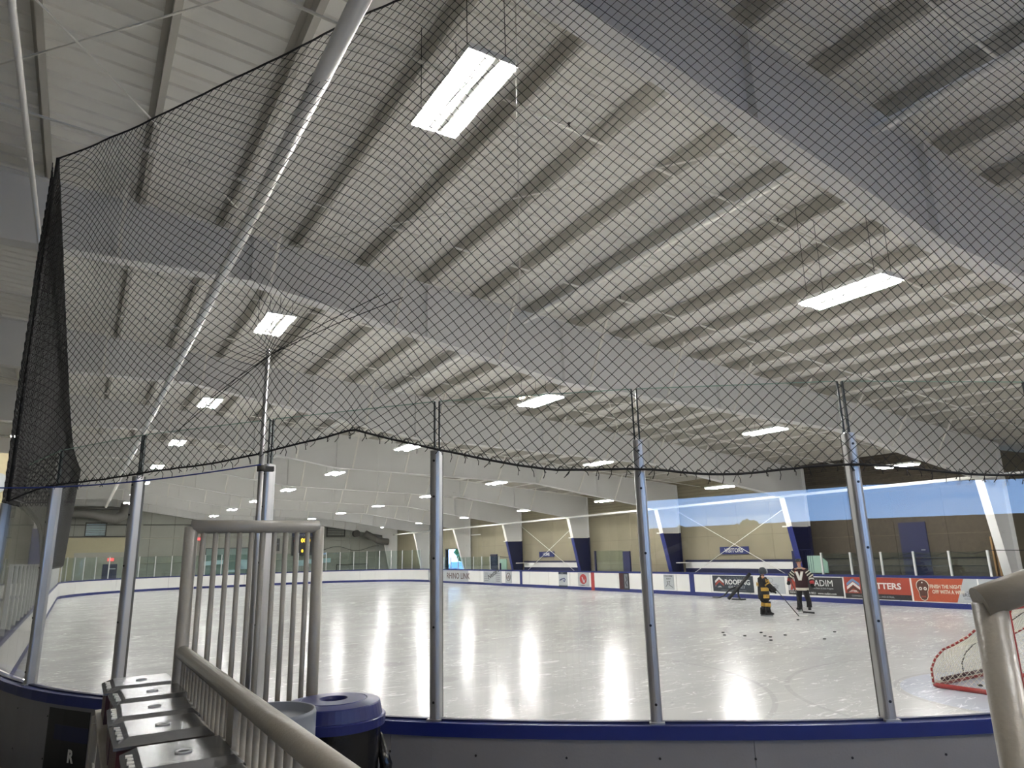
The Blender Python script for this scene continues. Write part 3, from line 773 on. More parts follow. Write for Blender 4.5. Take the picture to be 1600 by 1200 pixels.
# far end, counted from the right corner
fe = arc_pts(16.43, 54.14, 8.53, 10, 90, 10) + straight((16.43, YF), (7.64, YF), 7)[1:] + arc_pts(7.64, 54.14, 8.53, 90, 172, 10)[1:]
far_posts(fe, 1.58, BF)
far_posts(straight((XL, 52.5), (XL, 14.6), 31), 1.15, BL)
far_posts(straight((XR, 42.7), (XR, 53.9), 9), .92, BR)
far_posts([(XR, y) for y in (17.48, 16.25, 15.05, 13.87, 12.68, 11.48)], .82, BR)
b = MB()
P = [(XR + .05, y, BH + z) for y, z in ((17.5, .62), (16.2, .78), (15, .55), (13.9, .78), (13.2, .66), (12.7, .8), (12.0, .7), (11.48, .82), (9.5, .78))]
o = MB().path(P, .012, 5).build('net_rope', M['cord']); tag(o, 'drooping black rope strung along the right side glass posts', 'rope')

# ------------------------------------------------------------------ writing helper
def text(s, size, m, origin, xdir=(0, -1, 0), ydir=(0, 0, 1), parent=None, name='lettering', align='LEFT', ex=.002, sx=1.0, bold=0.0):
    cu = bpy.data.curves.new('t', 'FONT'); cu.body = s; cu.size = size; cu.extrude = ex; cu.align_x = align; cu.offset = bold; cu.resolution_u = 2
    tmp = bpy.data.objects.new('t', cu); C.objects.link(tmp)
    bpy.context.view_layer.update()
    me = bpy.data.meshes.new_from_object(tmp); bpy.data.objects.remove(tmp)
    me.materials.clear(); me.materials.append(m)
    X = Vector(xdir) * sx; Y = Vector(ydir); Z = Vector(xdir).cross(Y)
    for v in me.vertices:
        c = v.co; q = X * c.x + Y * c.y + Z * c.z + Vector(origin); v.co = q
    o = bpy.data.objects.new(name, me); C.objects.link(o)
    if parent: o.parent = parent
    return o

# ------------------------------------------------------------------ adverts on the right boards (local frame: x towards the camera end, z up)
def advert(y_left, y_right, z0, z1, m, label):
    """y_left is the farther end, which shows on the left"""
    t = thing('advert_board', label, 'sign', (XR - .001, y_left, 0), 0, None)
    Wd = y_left - y_right
    MB().box((-.01, -Wd, z0), (0, 0, z1)).build('sheet', m, t)
    return t, Wd
def put(t, s, size, m, u, z, align='LEFT', sx=1.0, bold=0.0): text(s, size, M[m], (-.0125, -u, z), parent=t, align=align, sx=sx, bold=bold)
def poly(t, pts, m, d=.004, name='artwork'):
    MB().prism([(-u, z) for u, z in pts], 'x', -.0105 - d, -.0105).build(name, M[m], t)
def chevrons(t, u, z, w, cols):
    for k, c in enumerate(cols):
        zz = z - k * .13
        poly(t, [(u, zz - .12), (u + w / 2, zz + .06), (u + w, zz - .12), (u + w, zz - .22), (u + w / 2, zz - .04), (u, zz - .22)], c, .004 + .001 * k)
t, W_ = advert(23.25, 20.95, .24, .93, M['slate'], 'dark slate roofing advert behind the black training frame')
chevrons(t, .15, .82, .5, ['white', 'redor', 'slate']); put(t, 'ROOFING', .09, 'white', .15, .42, sx=1.1, bold=.002)
put(t, 'C H O N N O C K', .11, 'mgrey', .82, .80, sx=1.2); put(t, 'ROOFING', .3, 'white', .72, .56, sx=1.05, bold=.008)
put(t, '604.467.7633', .17, 'lgrey', .9, .40, sx=1.0); put(t, 'COMMERCIAL | RESIDENTIAL | INDUSTRIAL', .075, 'mgrey', .45, .28)
t, W_ = advert(20.6, 19.35, .24, .93, M['lgrey'], 'pale grey advert with a line drawing, between the two skaters')
b = MB().path([(-.013, -.55 - .12 * math.sin(a), .78 + .09 * math.cos(a)) for a in [i * .5236 for i in range(12)]], .008, 4, closed=True)
b.path([(-.013, -.2, .55), (-.013, -.42, .64), (-.013, -.55, .66), (-.013, -.75, .6), (-.013, -.95, .56)], .008, 4); b.path([(-.013, -.55, .69), (-.013, -.7, .6), (-.013, -.85, .64)], .006, 4); b.build('artwork', M['mgrey'], t)
put(t, 'ACTIL & KDS', .13, 'slate', .2, .45, sx=.95); put(t, 'SPORT MEDICAL', .07, 'slate', .3, .36); put(t, 'www.activeclinic.com', .055, 'mgrey', .3, .28)
t, W_ = advert(19.2, 16.75, .24, .93, M['char'], 'charcoal advert with big serif lettering, behind the adult skater')
poly(t, [(0, .4), (0, .93), (.5, .93), (.44, .4)], 'lgrey'); poly(t, [(.1, .42), (.16, .6), (.1, .72), (.2, .78), (.22, .88), (.3, .88), (.3, .78), (.42, .7), (.36, .6), (.4, .42), (.3, .42), (.26, .55), (.2, .42)], 'redor', .006)
put(t, 'VADIM', .34, 'white', 1.02, .60, sx=1.0); put(t, 'Pro Skates & Stick Program', .08, 'lgrey', 1.15, .49); put(t, '604.219.9821  www.vadim.com', .12, 'white', .62, .285); put(t, 'VADIM', .1, 'white', .05, .3)
t, W_ = advert(16.68, 14.17, .2, .96, M['redor'], 'red orange gutters advert with chevrons, second orange one from the right')
poly(t, [(0, .2), (0, .38), (W_, .38), (W_, .2)], 'char', .002); chevrons(t, .1, .86, .52, ['lblue', 'white', 'brownp']); put(t, 'GUTTERS', .1, 'white', .12, .42, bold=.002)
put(t, 'C H O N N O C K', .12, 'orange', .95, .80, sx=1.35); put(t, 'GUTTERS', .29, 'white', .78, .57, sx=1.15, bold=.008); put(t, '604.467.7633', .16, 'orange', 1.05, .41, sx=1.1)
put(t, 'COMMERCIAL | RESIDENTIAL | INDUSTRIAL', .085, 'lgrey', .25, .26)
t, W_ = advert(14.1, 11.98, .2, .96, M['lgrey'], 'orange advert with a dark skull, reading finish the night off with a win')
poly(t, [(0, .2), (0, .96), (1.72, .96), (1.42, .2)], 'orange', .002)
sk = [(.36 + .2 * math.cos(a), .70 + .2 * math.sin(a)) for a in [math.pi * (1.12 - i * 1.24 / 14) for i in range(15)]]
sk2 = [(.50, .52), (.49, .36), (.44, .27), (.36, .24), (.28, .27), (.23, .36), (.22, .52)]
poly(t, [(.36 + (u - .36) * 1.13, .56 + (z - .56) * 1.08) for u, z in sk + sk2], 'bone', .004, 'skull_outline'); poly(t, sk + sk2, 'brownp', .006, 'skull')
for u in (.28, .44):
    poly(t, [(u + .062 * math.cos(a) * (1 if i % 2 else .75), .62 + .062 * math.sin(a) * (1 if i % 2 else .75)) for i, a in enumerate([j * math.pi / 8 for j in range(16)])], 'white', .009, 'flower')
    poly(t, [(u + .026 * math.cos(a), .62 + .026 * math.sin(a)) for a in [j * math.pi / 5 for j in range(10)]], 'brownp', .011, 'eye')
poly(t, [(.36 + .025 * math.cos(a), .82 + .025 * math.sin(a)) for a in [j * math.pi / 4 for j in range(8)]], 'white', .009, 'dot')
for j in range(4): poly(t, [(.28 + j * .04, .33), (.305 + j * .04, .33), (.305 + j * .04, .38), (.28 + j * .04, .38)], 'redor', .009, 'tooth')
put(t, 'FINISH THE NIGHT', .17, 'bone', .6, .64, sx=.72, bold=.005); put(t, 'OFF WITH A WIN!', .17, 'bone', .66, .47, sx=.74, bold=.005)
put(t, 'BROWNS', .16, 'slate', 1.62, .40, sx=.8); put(t, 'SOCIALHOUSE', .06, 'mgrey', 1.66, .31); put(t, 'MEET AT', .045, 'slate', 1.75, .53)
t, W_ = advert(11.93, 9.9, .2, .96, M['lgrey'], 'pale advert with big black letters, cut by the handrail at the right')
put(t, 'SPORTS', .34, 'char', .22, .62, sx=1.0, bold=.008); put(t, 'RENTALS', .2, 'char', .3, .35)
t, W_ = advert(26.45, 25.75, .22, .93, M['lgrey'], 'narrow pale paper notice with a skater sketch, left of the near blue stripe')
put(t, 'COLD RINK', .12, 'char', .06, .82, sx=.9); put(t, 'READY', .1, 'char', .2, .7)
MB().path([(-.013, -.12, .35), (-.013, -.3, .5), (-.013, -.22, .6), (-.013, -.42, .62), (-.013, -.36, .45), (-.013, -.6, .33)], .012, 4).build('artwork', M['char'], t)
t, W_ = advert(29.85, 29.05, .12, .97, M['black'], 'narrow black and grey advert right of the red centre stripe')
poly(t, [(.0, .13), (.0, .95), (.34, .95), (.34, .13)], 'darkred', .003); poly(t, [(.42, .2), (.42, .92), (.7, .92), (.7, .2)], 'mgrey', .003)
MB().path([(-.016, -.62, .3), (-.016, -.5, .5), (-.016, -.66, .62), (-.016, -.55, .8)], .022, 5).build('artwork', M['black'], t)
t, W_ = advert(33.55, 32.5, .2, .95, M['lgrey'], 'pale advert with a round red emblem, left of the red centre stripe')
b = MB(); poly(t, [(.5 + .33 * math.cos(a), .6 + .28 * math.sin(a)) for a in [j * math.pi / 10 for j in range(20)]], 'redp'); poly(t, [(.36, .7), (.44, .72), (.58, .5), (.7, .62), (.62, .4), (.5, .42)], 'lgrey', .007)
put(t, 'GARIBALDI', .09, 'slate', .2, .22)
t, W_ = advert(35.5, 34.6, .1, .97, M['lgrey'], 'narrow white advert with dark blue bands, on the boards below the home sign')
poly(t, [(0, .84), (0, .97), (W_, .97), (W_, .84)], 'slate'); poly(t, [(0, .1), (0, .2), (W_, .2), (W_, .1)], 'slate'); put(t, 'HOME', .1, 'white', .2, .87)
MB().path([(-.013, -.15, .5), (-.013, -.35, .58), (-.013, -.6, .62), (-.013, -.72, .52), (-.013, -.5, .48), (-.013, -.62, .42)], .03, 6).build('artwork', M['blue'], t)
t, W_ = advert(41.8, 40.95, .2, .95, M['lgrey'], 'narrow advert with a dark crest, left of the far blue stripe')
b = MB(); b.path([(-.013, -.42 - .26 * math.sin(a), .6 + .25 * math.cos(a)) for a in [i * math.pi / 5 for i in range(10)]], .025, 5, closed=True); b.path([(-.013, -.3, .5), (-.013, -.5, .7), (-.013, -.5, .45)], .03, 5); b.build('artwork', M['brownp'], t)
t, W_ = advert(44.85, 42.3, .14, .96, M['lgrey'], 'grey advert with slanted black script, right of the open doorway')
for k in range(5):
    for u in (.15, 1.75): poly(t, [(u, .28 + k * .13), (u + .6, .28 + k * .13), (u + .6, .31 + k * .13), (u, .31 + k * .13)], 'char', .003, 'small_print')
text('Nesters', .5, M['char'], (-.0125, -.75, .36), xdir=Vector((0, -.93, .36)).normalized(), ydir=Vector((0, .36, .93)).normalized(), parent=t, sx=1.0, bold=.01)
t, W_ = advert(51.5, 47.2, .14, .96, M['lgrey'], 'white advert with dark red letters, below the open doorway')
put(t, 'RHINO LINK', .62, 'brownp', .7, .35, sx=1.1, bold=.01)
t, W_ = advert(55.0, 52.3, .14, .96, M['lgrey'], 'grey advert with an orange block, at the far right corner')
poly(t, [(1.3, .2), (1.3, .94), (2.3, .94), (2.3, .2)], 'orange')

# ------------------------------------------------------------------ benches and signs on the right wall
for nm, y0, y1, sy in (('visitors', 19.3, 26.1, 22.95), ('home', 35.0, 41.3, 38.6)):
    t = thing('team_bench', 'white backed team bench with blue rails under the %s sign' % nm, 'bench', (25.95, y0, 0), 0, 'team benches')
    D = y1 - y0
    MB().box((.25, 0, 1.2), (.29, D, 1.5)).build('panel', M['board'], t)
    MB().box((.23, 0, 1.5), (.31, D, 1.6)).build('top_rail', M['navy'], t)
    MB().box((.23, 0, .95), (.31, D, 1.2)).build('bottom_rail', M['navy'], t)
    MB().box((-.1, 0, .55), (.25, D, .6)).build('seat', M['navy'], t)
    for i in range(4): MB().box((0, .2 + i * (D - .4) / 3 - .03, .02), (.2, .2 + i * (D - .4) / 3 + .03, .55)).build('leg', M['navy'], t)
    MB().box((-.5, D - .4, 1.46), (.25, D - .1, 1.5)).build('end_shelf', M['pipe'], t)
    t = thing('wall_sign', 'blue wall sign reading %s in white' % nm.upper(), 'sign', (26.24, sy, 1.85), 0, 'bench signs')
    MB().box((-.02, -.85, 0), (.03, .85, .34)).build('sign_board', M['blue'], t)
    text(nm.upper(), .27, M['white'], (-.026, 0, .08), parent=t, align='CENTER', sx=1.0, bold=.006)
for y, h, lab in ((29.2, 1.35, 'right of the red centre stripe'), (31.9, 1.4, 'left of the penalty glass'), (42.55, .75, 'left of the home bench')):
    o = MB().box((XR + .02, y - .28 if y < 30 else y - .05, 0), (XR + .1, y + .28 if y < 30 else y + .05, h - .2)).build('bench_gate', M['navy'], None, (0, 0, BH - .05)); o.location = (0, 0, BH - .9 + .05)
    o.location.z = .95
    tag(o, 'navy blue upright gate panel on the right boards, ' + lab, 'gate')
o = MB().box((XR + .04, 29.5, BH), (XR + .052, 31.8, 2.15)).build('penalty_glass', M['farglass']); tag(o, 'clear glass screen between two navy posts above the right boards', 'glass')
t = thing('equipment_door', 'blue metal door in the dark wall behind the gutters advert', 'door', (26.28, 14.5, 0))
MB().box((-.05, -.5, .02), (-.01, .5, 2.9)).build('door_leaf', M['navy'], t); MB().path([(-.05, -.36, 1.9), (-.1, -.36, 1.9), (-.1, -.25, 1.9)], .015, 6).build('door_handle', M['alu'], t)
t = thing('timber_post', 'raw timber door jamb at the right, beside the last grey column', 'post', (26.1, 11.7, 0))
MB().box((-.05, -.03, .02), (.05, .03, 2.3)).build('timber', M['wood'], t); MB().box((-.05, .11, .02), (.05, .16, 2.3)).build('timber', M['wood'], t)
# dark handrails of the stands behind the right glass
for z in (1.35, 1.62):
    o = MB().path([(25.9, 11.9, z), (25.9, 18.2, z)], .025, 6).build('handrail', M['black']); tag(o, 'dark horizontal handrail behind the right glass, %s one' % ('lower' if z < 1.5 else 'upper'), 'rail')
o = MB().prism([(17.65, 1.08), (18.55, 1.08), (18.55, 1.75), (17.95, 1.75), (17.65, 1.5)], 'x', 25.5, 25.53).build('coach_board', M['mint']); tag(o, 'pale mint green tactics board beside the adult skater', 'board')
t = thing('bench_cage', 'small blue barred gate behind the adult skater', 'gate', (25.5, 18.3, 0))
for i in range(7): MB().tube((0, .1 * i, 1.1), (0, .1 * i, 2.0), .01, 5).build('bar', M['navy'], t)
MB().path([(0, 0, 2.0), (0, .6, 2.0)], .015, 6).build('top_bar', M['navy'], t); MB().box((-.02, .62, 1), (.1, .95, 1.95)).build('end_panel', M['navy'], t)
# wall bits beside the doorway
t = thing('wall_door', 'dark blue door in the beige wall, right of the bright doorway', 'door', (26.25, 45.6, 0))
MB().box((0, -.5, 0), (.05, .5, 2.1)).build('door_leaf', M['navy'], t); MB().box((-.03, .3, 1.0), (0, .42, 1.06)).build('door_handle', M['alu'], t)
o = MB().box((26.2, 43.7, .9), (26.26, 44.6, 1.75)).build('notice_board', M['mint']); tag(o, 'pale green notice board right of the dark blue door', 'board')
P = [(26.24, 42.4, 4.0), (26.22, 42.4, 2.3), (26.2, 42.7, 1.95), (26.22, 43.4, 1.85), (26.24, 45.0, 1.95), (26.24, 46, 2.0)]
o = MB().path(P, .02, 5).build('cable', M['black']); tag(o, 'black cable hanging down the beige wall', 'cable')
o = MB().path([(26.2, 47.5, 3.6), (26.2, 49.4, 3.6)], .04, 6).build('wall_pipe', M['pipe']); tag(o, 'short white pipe on the wall above the doorway', 'pipe')

# doorway frame and the outside
t = MB(); t.box((XW - .04, DY0 - .08, 0), (XW + .26, DY0, DZ + .08)); t.box((XW - .04, DY1, 0), (XW + .26, DY1 + .08, DZ + .08)); t.box((XW - .04, DY0 - .08, DZ), (XW + .26, DY1 + .08, DZ + .08))
o = t.build('trim_1', M['girt']); tag(o, kind='structure')
o = MB().box((26.6, 20, -.4), (80, 110, -.05)).build('ground', M['asphalt']); tag(o, kind='structure')
o = MB().box((-60, -90, -.4), (60, YN - .3, -.05)).build('ground', M['asphalt']); tag(o, kind='structure')
import mathutils
def blob(name, c, r, seed, parent):
    rnd = random.Random(seed); b = MB()
    for k in range(60):
        d = Vector((rnd.gauss(0, 1), rnd.gauss(0, 1), rnd.gauss(0, .8))).normalized() * r * rnd.uniform(.45, 1.0)
        q = Vector(c) + d; rr = r * rnd.uniform(.16, .3)
        vs = []; n = 7
        for i in range(5):
            ph = math.pi * i / 4
            for j in range(n):
                a = 2 * math.pi * j / n; f = rr * rnd.uniform(.7, 1.25)
                vs.append((q.x + f * math.sin(ph) * math.cos(a), q.y + f * math.sin(ph) * math.sin(a), q.z + f * math.cos(ph)))
        b.add(vs, [(i * n + j, i * n + (j + 1) % n, (i + 1) * n + (j + 1) % n, (i + 1) * n + j) for i in range(4) for j in range(n)])
    return b.build('foliage', M['leaf'], parent)
def tree(x, y, h, r, label, seed):
    t = thing('tree', label, 'tree', (x, y, -.05), 0, 'trees outside')
    MB().path([(0, 0, 0), (.1, 0, h * .4), (0, .1, h * .8)], .22, 7, r1=.1).build('trunk', M['bark'], t)
    blob('foliage', (0, 0, h * .75), r, seed, t)
tree(38, 90, 6, 3.6, 'green leafy tree seen through the open doorway, left one', 1)
tree(46, 84, 6.5, 3.8, 'green leafy tree seen through the open doorway, right one', 2)
tree(54, 99, 6.5, 4.5, 'green leafy tree farther back through the doorway', 5)
tree(-26, -62, 4.2, 1.5, 'tree outside behind the viewer, reflected low in the glass, left one', 3)
tree(-20, -63, 4.3, 1.6, 'tree outside behind the viewer, reflected low in the glass, right one', 4)
t = thing('parked_car', 'pale parked car seen through the open doorway', 'car', (35.5, 68.5, -.05), .6)
b = MB().prism([(-2.1, .3), (2.1, .3), (2.15, .75), (1.3, .9), (.7, 1.4), (-1.1, 1.42), (-1.7, .95), (-2.15, .85)], 'y', -.85, .85); b.build('body', M['lgrey'], t)
MB().prism([(1.15, .92), (.65, 1.32), (-1.05, 1.34), (-1.5, .95)], 'y', -.87, .87).build('windows', M['slate'], t)
for sx in (-1.3, 1.35):
    for sy in (-.86, .7): MB().tube((sx, sy, .32), (sx, sy + .16, .32), .32, 16).build('wheel', M['rubber'], t)
# one tall clear post pair at the doorway glass
# ------------------------------------------------------------------ far wall furniture
t = thing('concession_block', 'cream painted room block at the left of the far wall', 'building', (1.2, 64.3, 0))
MB().box((-2.6, 0, 0), (1.95, 1.15, 4.18)).build('block_wall', M['cream'], t)
MB().box((-1.5, -.02, 0), (1.95, 0, 3.0)).build('lower_wall', M['farwall'], t)
MB().box((.5, -.06, 0), (1.5, -.02, 2.1)).build('door_leaf', M['navy'], t); MB().box((.9, -.09, 1.7), (1.4, -.06, 1.78)).build('door_sign', M['lgrey'], t)
MB().box((1.95, -.05, 0), (2.05, .05, 4.3)).build('corner_pipe', M['pipe'], t)
MB().box((-2.65, -.05, 4.16), (2.05, 1.15, 4.26)).build('roof_edge', M['girt'], t)
for x, z, y, lab in ((2.2, 2.34, 64.2, 'over the navy door of the cream block'), (8.75, 3.88, 65.3, 'high on the far wall behind the gate post')):
    t = thing('exit_sign', 'small glowing red exit sign ' + lab, 'sign', (x, y, z), 0, 'exit signs')
    MB().box((-.22, 0, 0), (.22, .06, .22)).build('sign_box', M['exit'], t)
    text('EXIT', .15, M['white'], (-.19, -.004, .05), xdir=(1, 0, 0), parent=t)
for x0, x1, z0, z1, mt, lab in ((.3, 1.65, 4.34, 5.3, 'paper', 'bright slatted vent above the cream block'), (19.72, 21.35, 4.1, 5.25, 'girt', 'dark slatted vent on the far wall right of the scoreboard')):
    t = thing('wall_vent', lab, 'vent', (x0, YW - .1, z0), 0, 'far wall vents')
    b = MB(); Wv, Hv = x1 - x0, z1 - z0
    b.box((-.08, 0, -.08), (0, .1, Hv + .08)); b.box((Wv, 0, -.08), (Wv + .08, .1, Hv + .08)); b.box((-.08, 0, Hv), (Wv + .08, .1, Hv + .08)); b.box((-.08, 0, -.08), (Wv + .08, .1, 0)); b.build('frame', M['girt'], t)
    for k in range(7): MB().prism([(0.02, k * Hv / 7 + .02), (.08, k * Hv / 7 + .08), (.08, k * Hv / 7 + .1), (.02, k * Hv / 7 + .06)], 'x', 0, Wv).build('slat', M[mt], t)
# scoreboard
t = thing('scoreboard', 'black electronic scoreboard on the far wall behind the barred gate', 'scoreboard', (16.45, YW - .3, 2.42))
MB().box((0, 0, 0), (2.7, .2, 1.65)).build('cabinet', M['black'], t); MB().box((0, -.01, 1.66), (2.7, .2, 2.0)).build('name_panel', M['navy'], t)
F = dict(xdir=(1, 0, 0), parent=t)
text('HOCKEY', .26, M['lgrey'], (.45, -.02, 1.72), **F); text('00:0', .5, M['ledy'], (.78, -.012, 1.17), bold=.02, **F); text('7', .5, M['ledr'], (.14, -.012, .98), bold=.02, **F)
text('8', .26, M['ledy'], (1.4, -.012, .95), **F); text('0', .36, M['ledy'], (.85, -.012, .28), bold=.02, **F); text('HOME', .13, M['mgrey'], (.1, -.012, 1.42), **F); text('GUEST', .13, M['mgrey'], (2.1, -.012, 1.42), **F)
text('0', .5, M['ledr'], (2.2, -.012, .98), **F); text('PERIOD', .1, M['mgrey'], (.8, -.012, 1.0), **F); text('PENALTY', .1, M['mgrey'], (.1, -.012, .75), **F)
t = thing('wall_speaker', 'tall black box on the far wall left of the scoreboard', 'speaker', (14.75, YW - .25, 2.85))
MB().box((0, 0, 0), (.62, .2, 1.1)).build('case', M['black'], t); MB().tube((.3, -.02, .3), (.3, .01, .3), .16, 14).build('cone', M['girt'], t); MB().box((.1, -.01, .6), (.52, 0, .66)).build('label_strip', M['mgrey'], t)
t = thing('viewing_window', 'wide greenish window in the far wall seen through the gate bars', 'window', (9.3, YW - .08, 1.0))
MB().box((0, 0, 0), (4.0, .04, 2.15)).build('pane', M['mint'] if False else mat('dim_window', rgb(120, 140, 134), .12, var=.15, scale=2), t)
b = MB(); b.box((-.05, -.02, 2.15), (4.1, .06, 2.22)); b.box((-.05, -.02, 0), (0, .06, 2.2)); b.box((4.0, -.02, 0), (4.08, .06, 2.2)); b.build('frame', M['black'], t)
for x0, z0, x1, z1, r_, lab in ((8.9, 1.75, 11.0, 2.1, .12, 'left one behind the gate bars'), (12.0, 1.4, 13.0, 2.2, -.05, 'squarish one behind the gate bars'), (10.9, 1.15, 12.0, 1.35, 0, 'lowest one behind the gate bars'), (16.9, 1.5, 17.6, 2.0, .0, 'square one under the scoreboard'), (17.7, 1.65, 20.1, 2.05, .08, 'long one right of the gate')):
    b = MB().prism([(x0, z0), (x1, z0 + r_), (x1, z1 + r_), (x0, z1)], 'y', YW - .16, YW - .14); o = b.build('wall_banner', M['paper']); tag(o, 'pale blue banner low on the far wall, ' + lab, 'banner', 'pale far banners')
b = MB(); b.path([(20.6, YW - .4, .03), (20.6, YW - .4, 1.5), (23.6, YW - .4, 1.5), (23.6, YW - .4, .03)], .05, 6); o = b.build('barrier_frame', M['black']); tag(o, 'black tubular frame standing behind the far boards', 'frame')
# ducts
t = thing('air_duct', 'big round duct elbow at the left of the far wall', 'duct', (0, 63.8, 0))
MB().path([(2.9, 0, 6.75), (2.75, 0, 5.9), (2.2, 0, 5.55), (1.5, 0, 5.7), (.6, 0, 5.95), (-2, 0, 6.0)], [.42, .42, .42, .4, .36, .36], 14).build('elbow', M['duct'], t)
MB().path([(-3, -.5, 6.35), (2.4, -.5, 6.35)], .12, 8).build('side_pipe', M['girt'], t)
t = thing('air_duct', 'round duct with a blower at the right of the far wall', 'duct', (0, 64.0, 0))
MB().path([(22.9, 0, 4.3), (23.6, 0, 3.95), (24.2, 0, 3.6), (25.2, 0, 3.5)], .3, 14).build('elbow', M['duct'], t); MB().tube((19.5 + 2.6, 0, 4.3), (19.5 + 2.6, .5, 4.3), .32, 16).build('blower', M['girt'], t)
for z, x0 in ((4.9, 19.0), (3.95, 19.3), (3.75, 18.9)):
    o = MB().path([(x0, YW - .2, z + .5), (x0, YW - .2, z), (24.4, YW - .2, z)], .03, 6).build('wall_conduit', M['girtl']); tag(o, 'pale conduit on the far wall right of the scoreboard, %s' % {4.9: 'highest', 3.95: 'middle', 3.75: 'lowest'}[z], 'pipe')
P = [(x, YW - .16, 2.95 + .22 * math.sin(x * 1.6)) for x in [19.3 + .5 * i for i in range(12)]]
o = MB().path(P, .02, 5).build('cable', M['black']); tag(o, 'wavy black cable strung across the far wall', 'cable')
for x, z in ((8.1, 3.9), (8.0, 3.1)):
    t = thing('loudspeaker', 'small black loudspeaker on the far wall left of the gate, %s' % ('upper' if z > 3.5 else 'lower'), 'speaker', (x, YW - .3, z)); MB().tube((0, 0, 0), (0, .2, 0), .16, 14).build('horn', M['black'], t); MB().tube((0, -.01, 0), (0, .0, 0), .06, 10).build('cone', M['lgrey'], t)
# blue column and louvres left of the cream block, lobby wall
t = thing('wall_column', 'column with a royal blue foot at the left of the far wall', 'column', (-2.62, 64.6, 0))
MB().box((-.55, -.3, 0), (.5, .3, 4.85)).build('column_foot', M['blue'], t); MB().box((-.5, -.25, 4.85), (.45, .25, 7.4)).build('column_shaft', M['girder'], t)
t = thing('lobby_wall', 'pale yellow lobby wall at the left edge of the picture', 'wall', (-2.35, 30, 0))
MB().box((-6.5, 0, FL - .3), (0, .3, 6.05)).build('wall_block', M['yellow'], t); MB().disc((-.35, -.03, 5.0), .35, 24, 'y', .05).build('round_plaque', M['lgrey'], t)
MB().box((-1.4, -.04, 3.0), (-.62, 0, 4.0)).build('dark_window', M['slate'], t); MB().box((-1.4, -.04, 4.6), (-.75, 0, 5.1)).build('poster', M['brownp'], t)
o = MB().path([(-8, 29.5, 6.6), (-1.2, 29.5, 6.58)], .05, 6).build('ceiling_conduit', M['girtl']); tag(o, 'pale horizontal conduit above the yellow lobby wall', 'pipe')

# ------------------------------------------------------------------ goal (turned to face the near boards)
t = thing('hockey_goal', 'red framed hockey goal with white net at the lower right', 'goal', (12.37, 5.15, 0))
hw = .915
MB().path([(-hw, 0, 0), (-hw, 0, 1.16), (-hw + .06, 0, 1.22), (hw - .06, 0, 1.22), (hw, 0, 1.16), (hw, 0, 0)], .032, 12).build('goal_mouth', M['red'], t)
MB().path([(-hw, 0, .035), (-hw, 1.16, .035), (-hw + .05, 1.23, .035), (hw - .05, 1.23, .035), (hw, 1.16, .035), (hw, 0, .035)], .036, 10).build('base_frame', M['red'], t)
prof_g = [(1.23, .06), (1.225, .27), (1.14, .43), (1.0, .57), (.84, .65), (.62, .78), (.44, .93), (.22, 1.09), (0, 1.2)]
for sx in (-1, 1):
    MB().path([(sx * hw, y, z) for y, z in prof_g], .017, 8).build('side_arch', M['red'], t)
def resample(P, n):
    P = [Vector(p) for p in P]; L = [0]
    for a, b_ in zip(P, P[1:]): L.append(L[-1] + (b_ - a).length)
    out = []; k = 0
    for i in range(n + 1):
        tt = L[-1] * i / n
        while k < len(L) - 2 and L[k + 1] < tt: k += 1
        out.append(P[k].lerp(P[k + 1], (tt - L[k]) / (L[k + 1] - L[k])))
    return out
vs, fs = [], []
PG = resample([(0, y, z) for y, z in prof_g], 46)
nu = 46
for j in range(46):
    for i in range(nu + 1):
        if (i + j) % 2: continue
        for di in (-1, 1):
            if 0 <= i + di <= nu:
                a_ = PG[j].copy(); a_.x = -hw + 2 * hw * i / nu; b2 = PG[j + 1].copy(); b2.x = -hw + 2 * hw * (i + di) / nu
                seg_prism(vs, fs, a_, b2, .0034)
for sx in (-1, 1):                                   # side nets: diamonds clipped to the arch outline
    def top_at(y):
        for (ya, za), (yb, zb) in zip(prof_g, prof_g[1:]):
            if yb <= y <= ya: return lerp(zb, za, (y - yb) / max(ya - yb, 1e-4))
        return .0
    st = .042
    for i in range(0, 31):
        for j in range(0, 30):
            if (i + j) % 2: continue
            for dj in (-1, 1):
                y0_, z0_, y1_, z1_ = i * st, j * st, (i + 1) * st, (j + dj) * st
                if y1_ <= 1.22 and z1_ >= 0 and z0_ <= top_at(y0_) + .01 and z1_ <= top_at(y1_) + .01:
                    seg_prism(vs, fs, Vector((sx * hw, y0_, z0_ + .03)), Vector((sx * hw, y1_, z1_ + .03)), .0034)
o = pyobj('netting', vs, fs, M['twine'], t); o['kind'] = 'stuff'
MB().path([(.0, y + .004, z) for y, z in prof_g], .011, 6).build('lacing_strip', M['char'], t)
b = MB()
for sx in (-1, 1):
    for q in resample([(sx * hw, y, z) for y, z in prof_g], 44)[::2]: b.box((q.x - .021, q.y - .012, q.z - .012), (q.x + .021, q.y + .012, q.z + .012))
for i in range(46): b.box((-hw + .02 + i * .039, 1.2, .05), (-hw + .036 + i * .039, 1.26, .075))
o = b.build('lace_knots', M['bone'], t); o['kind'] = 'stuff'
MB().path([(-hw + .03, 1.1, .13), (hw - .03, 1.1, .13)], .03, 8).build('rear_pad', M['darkred'], t)

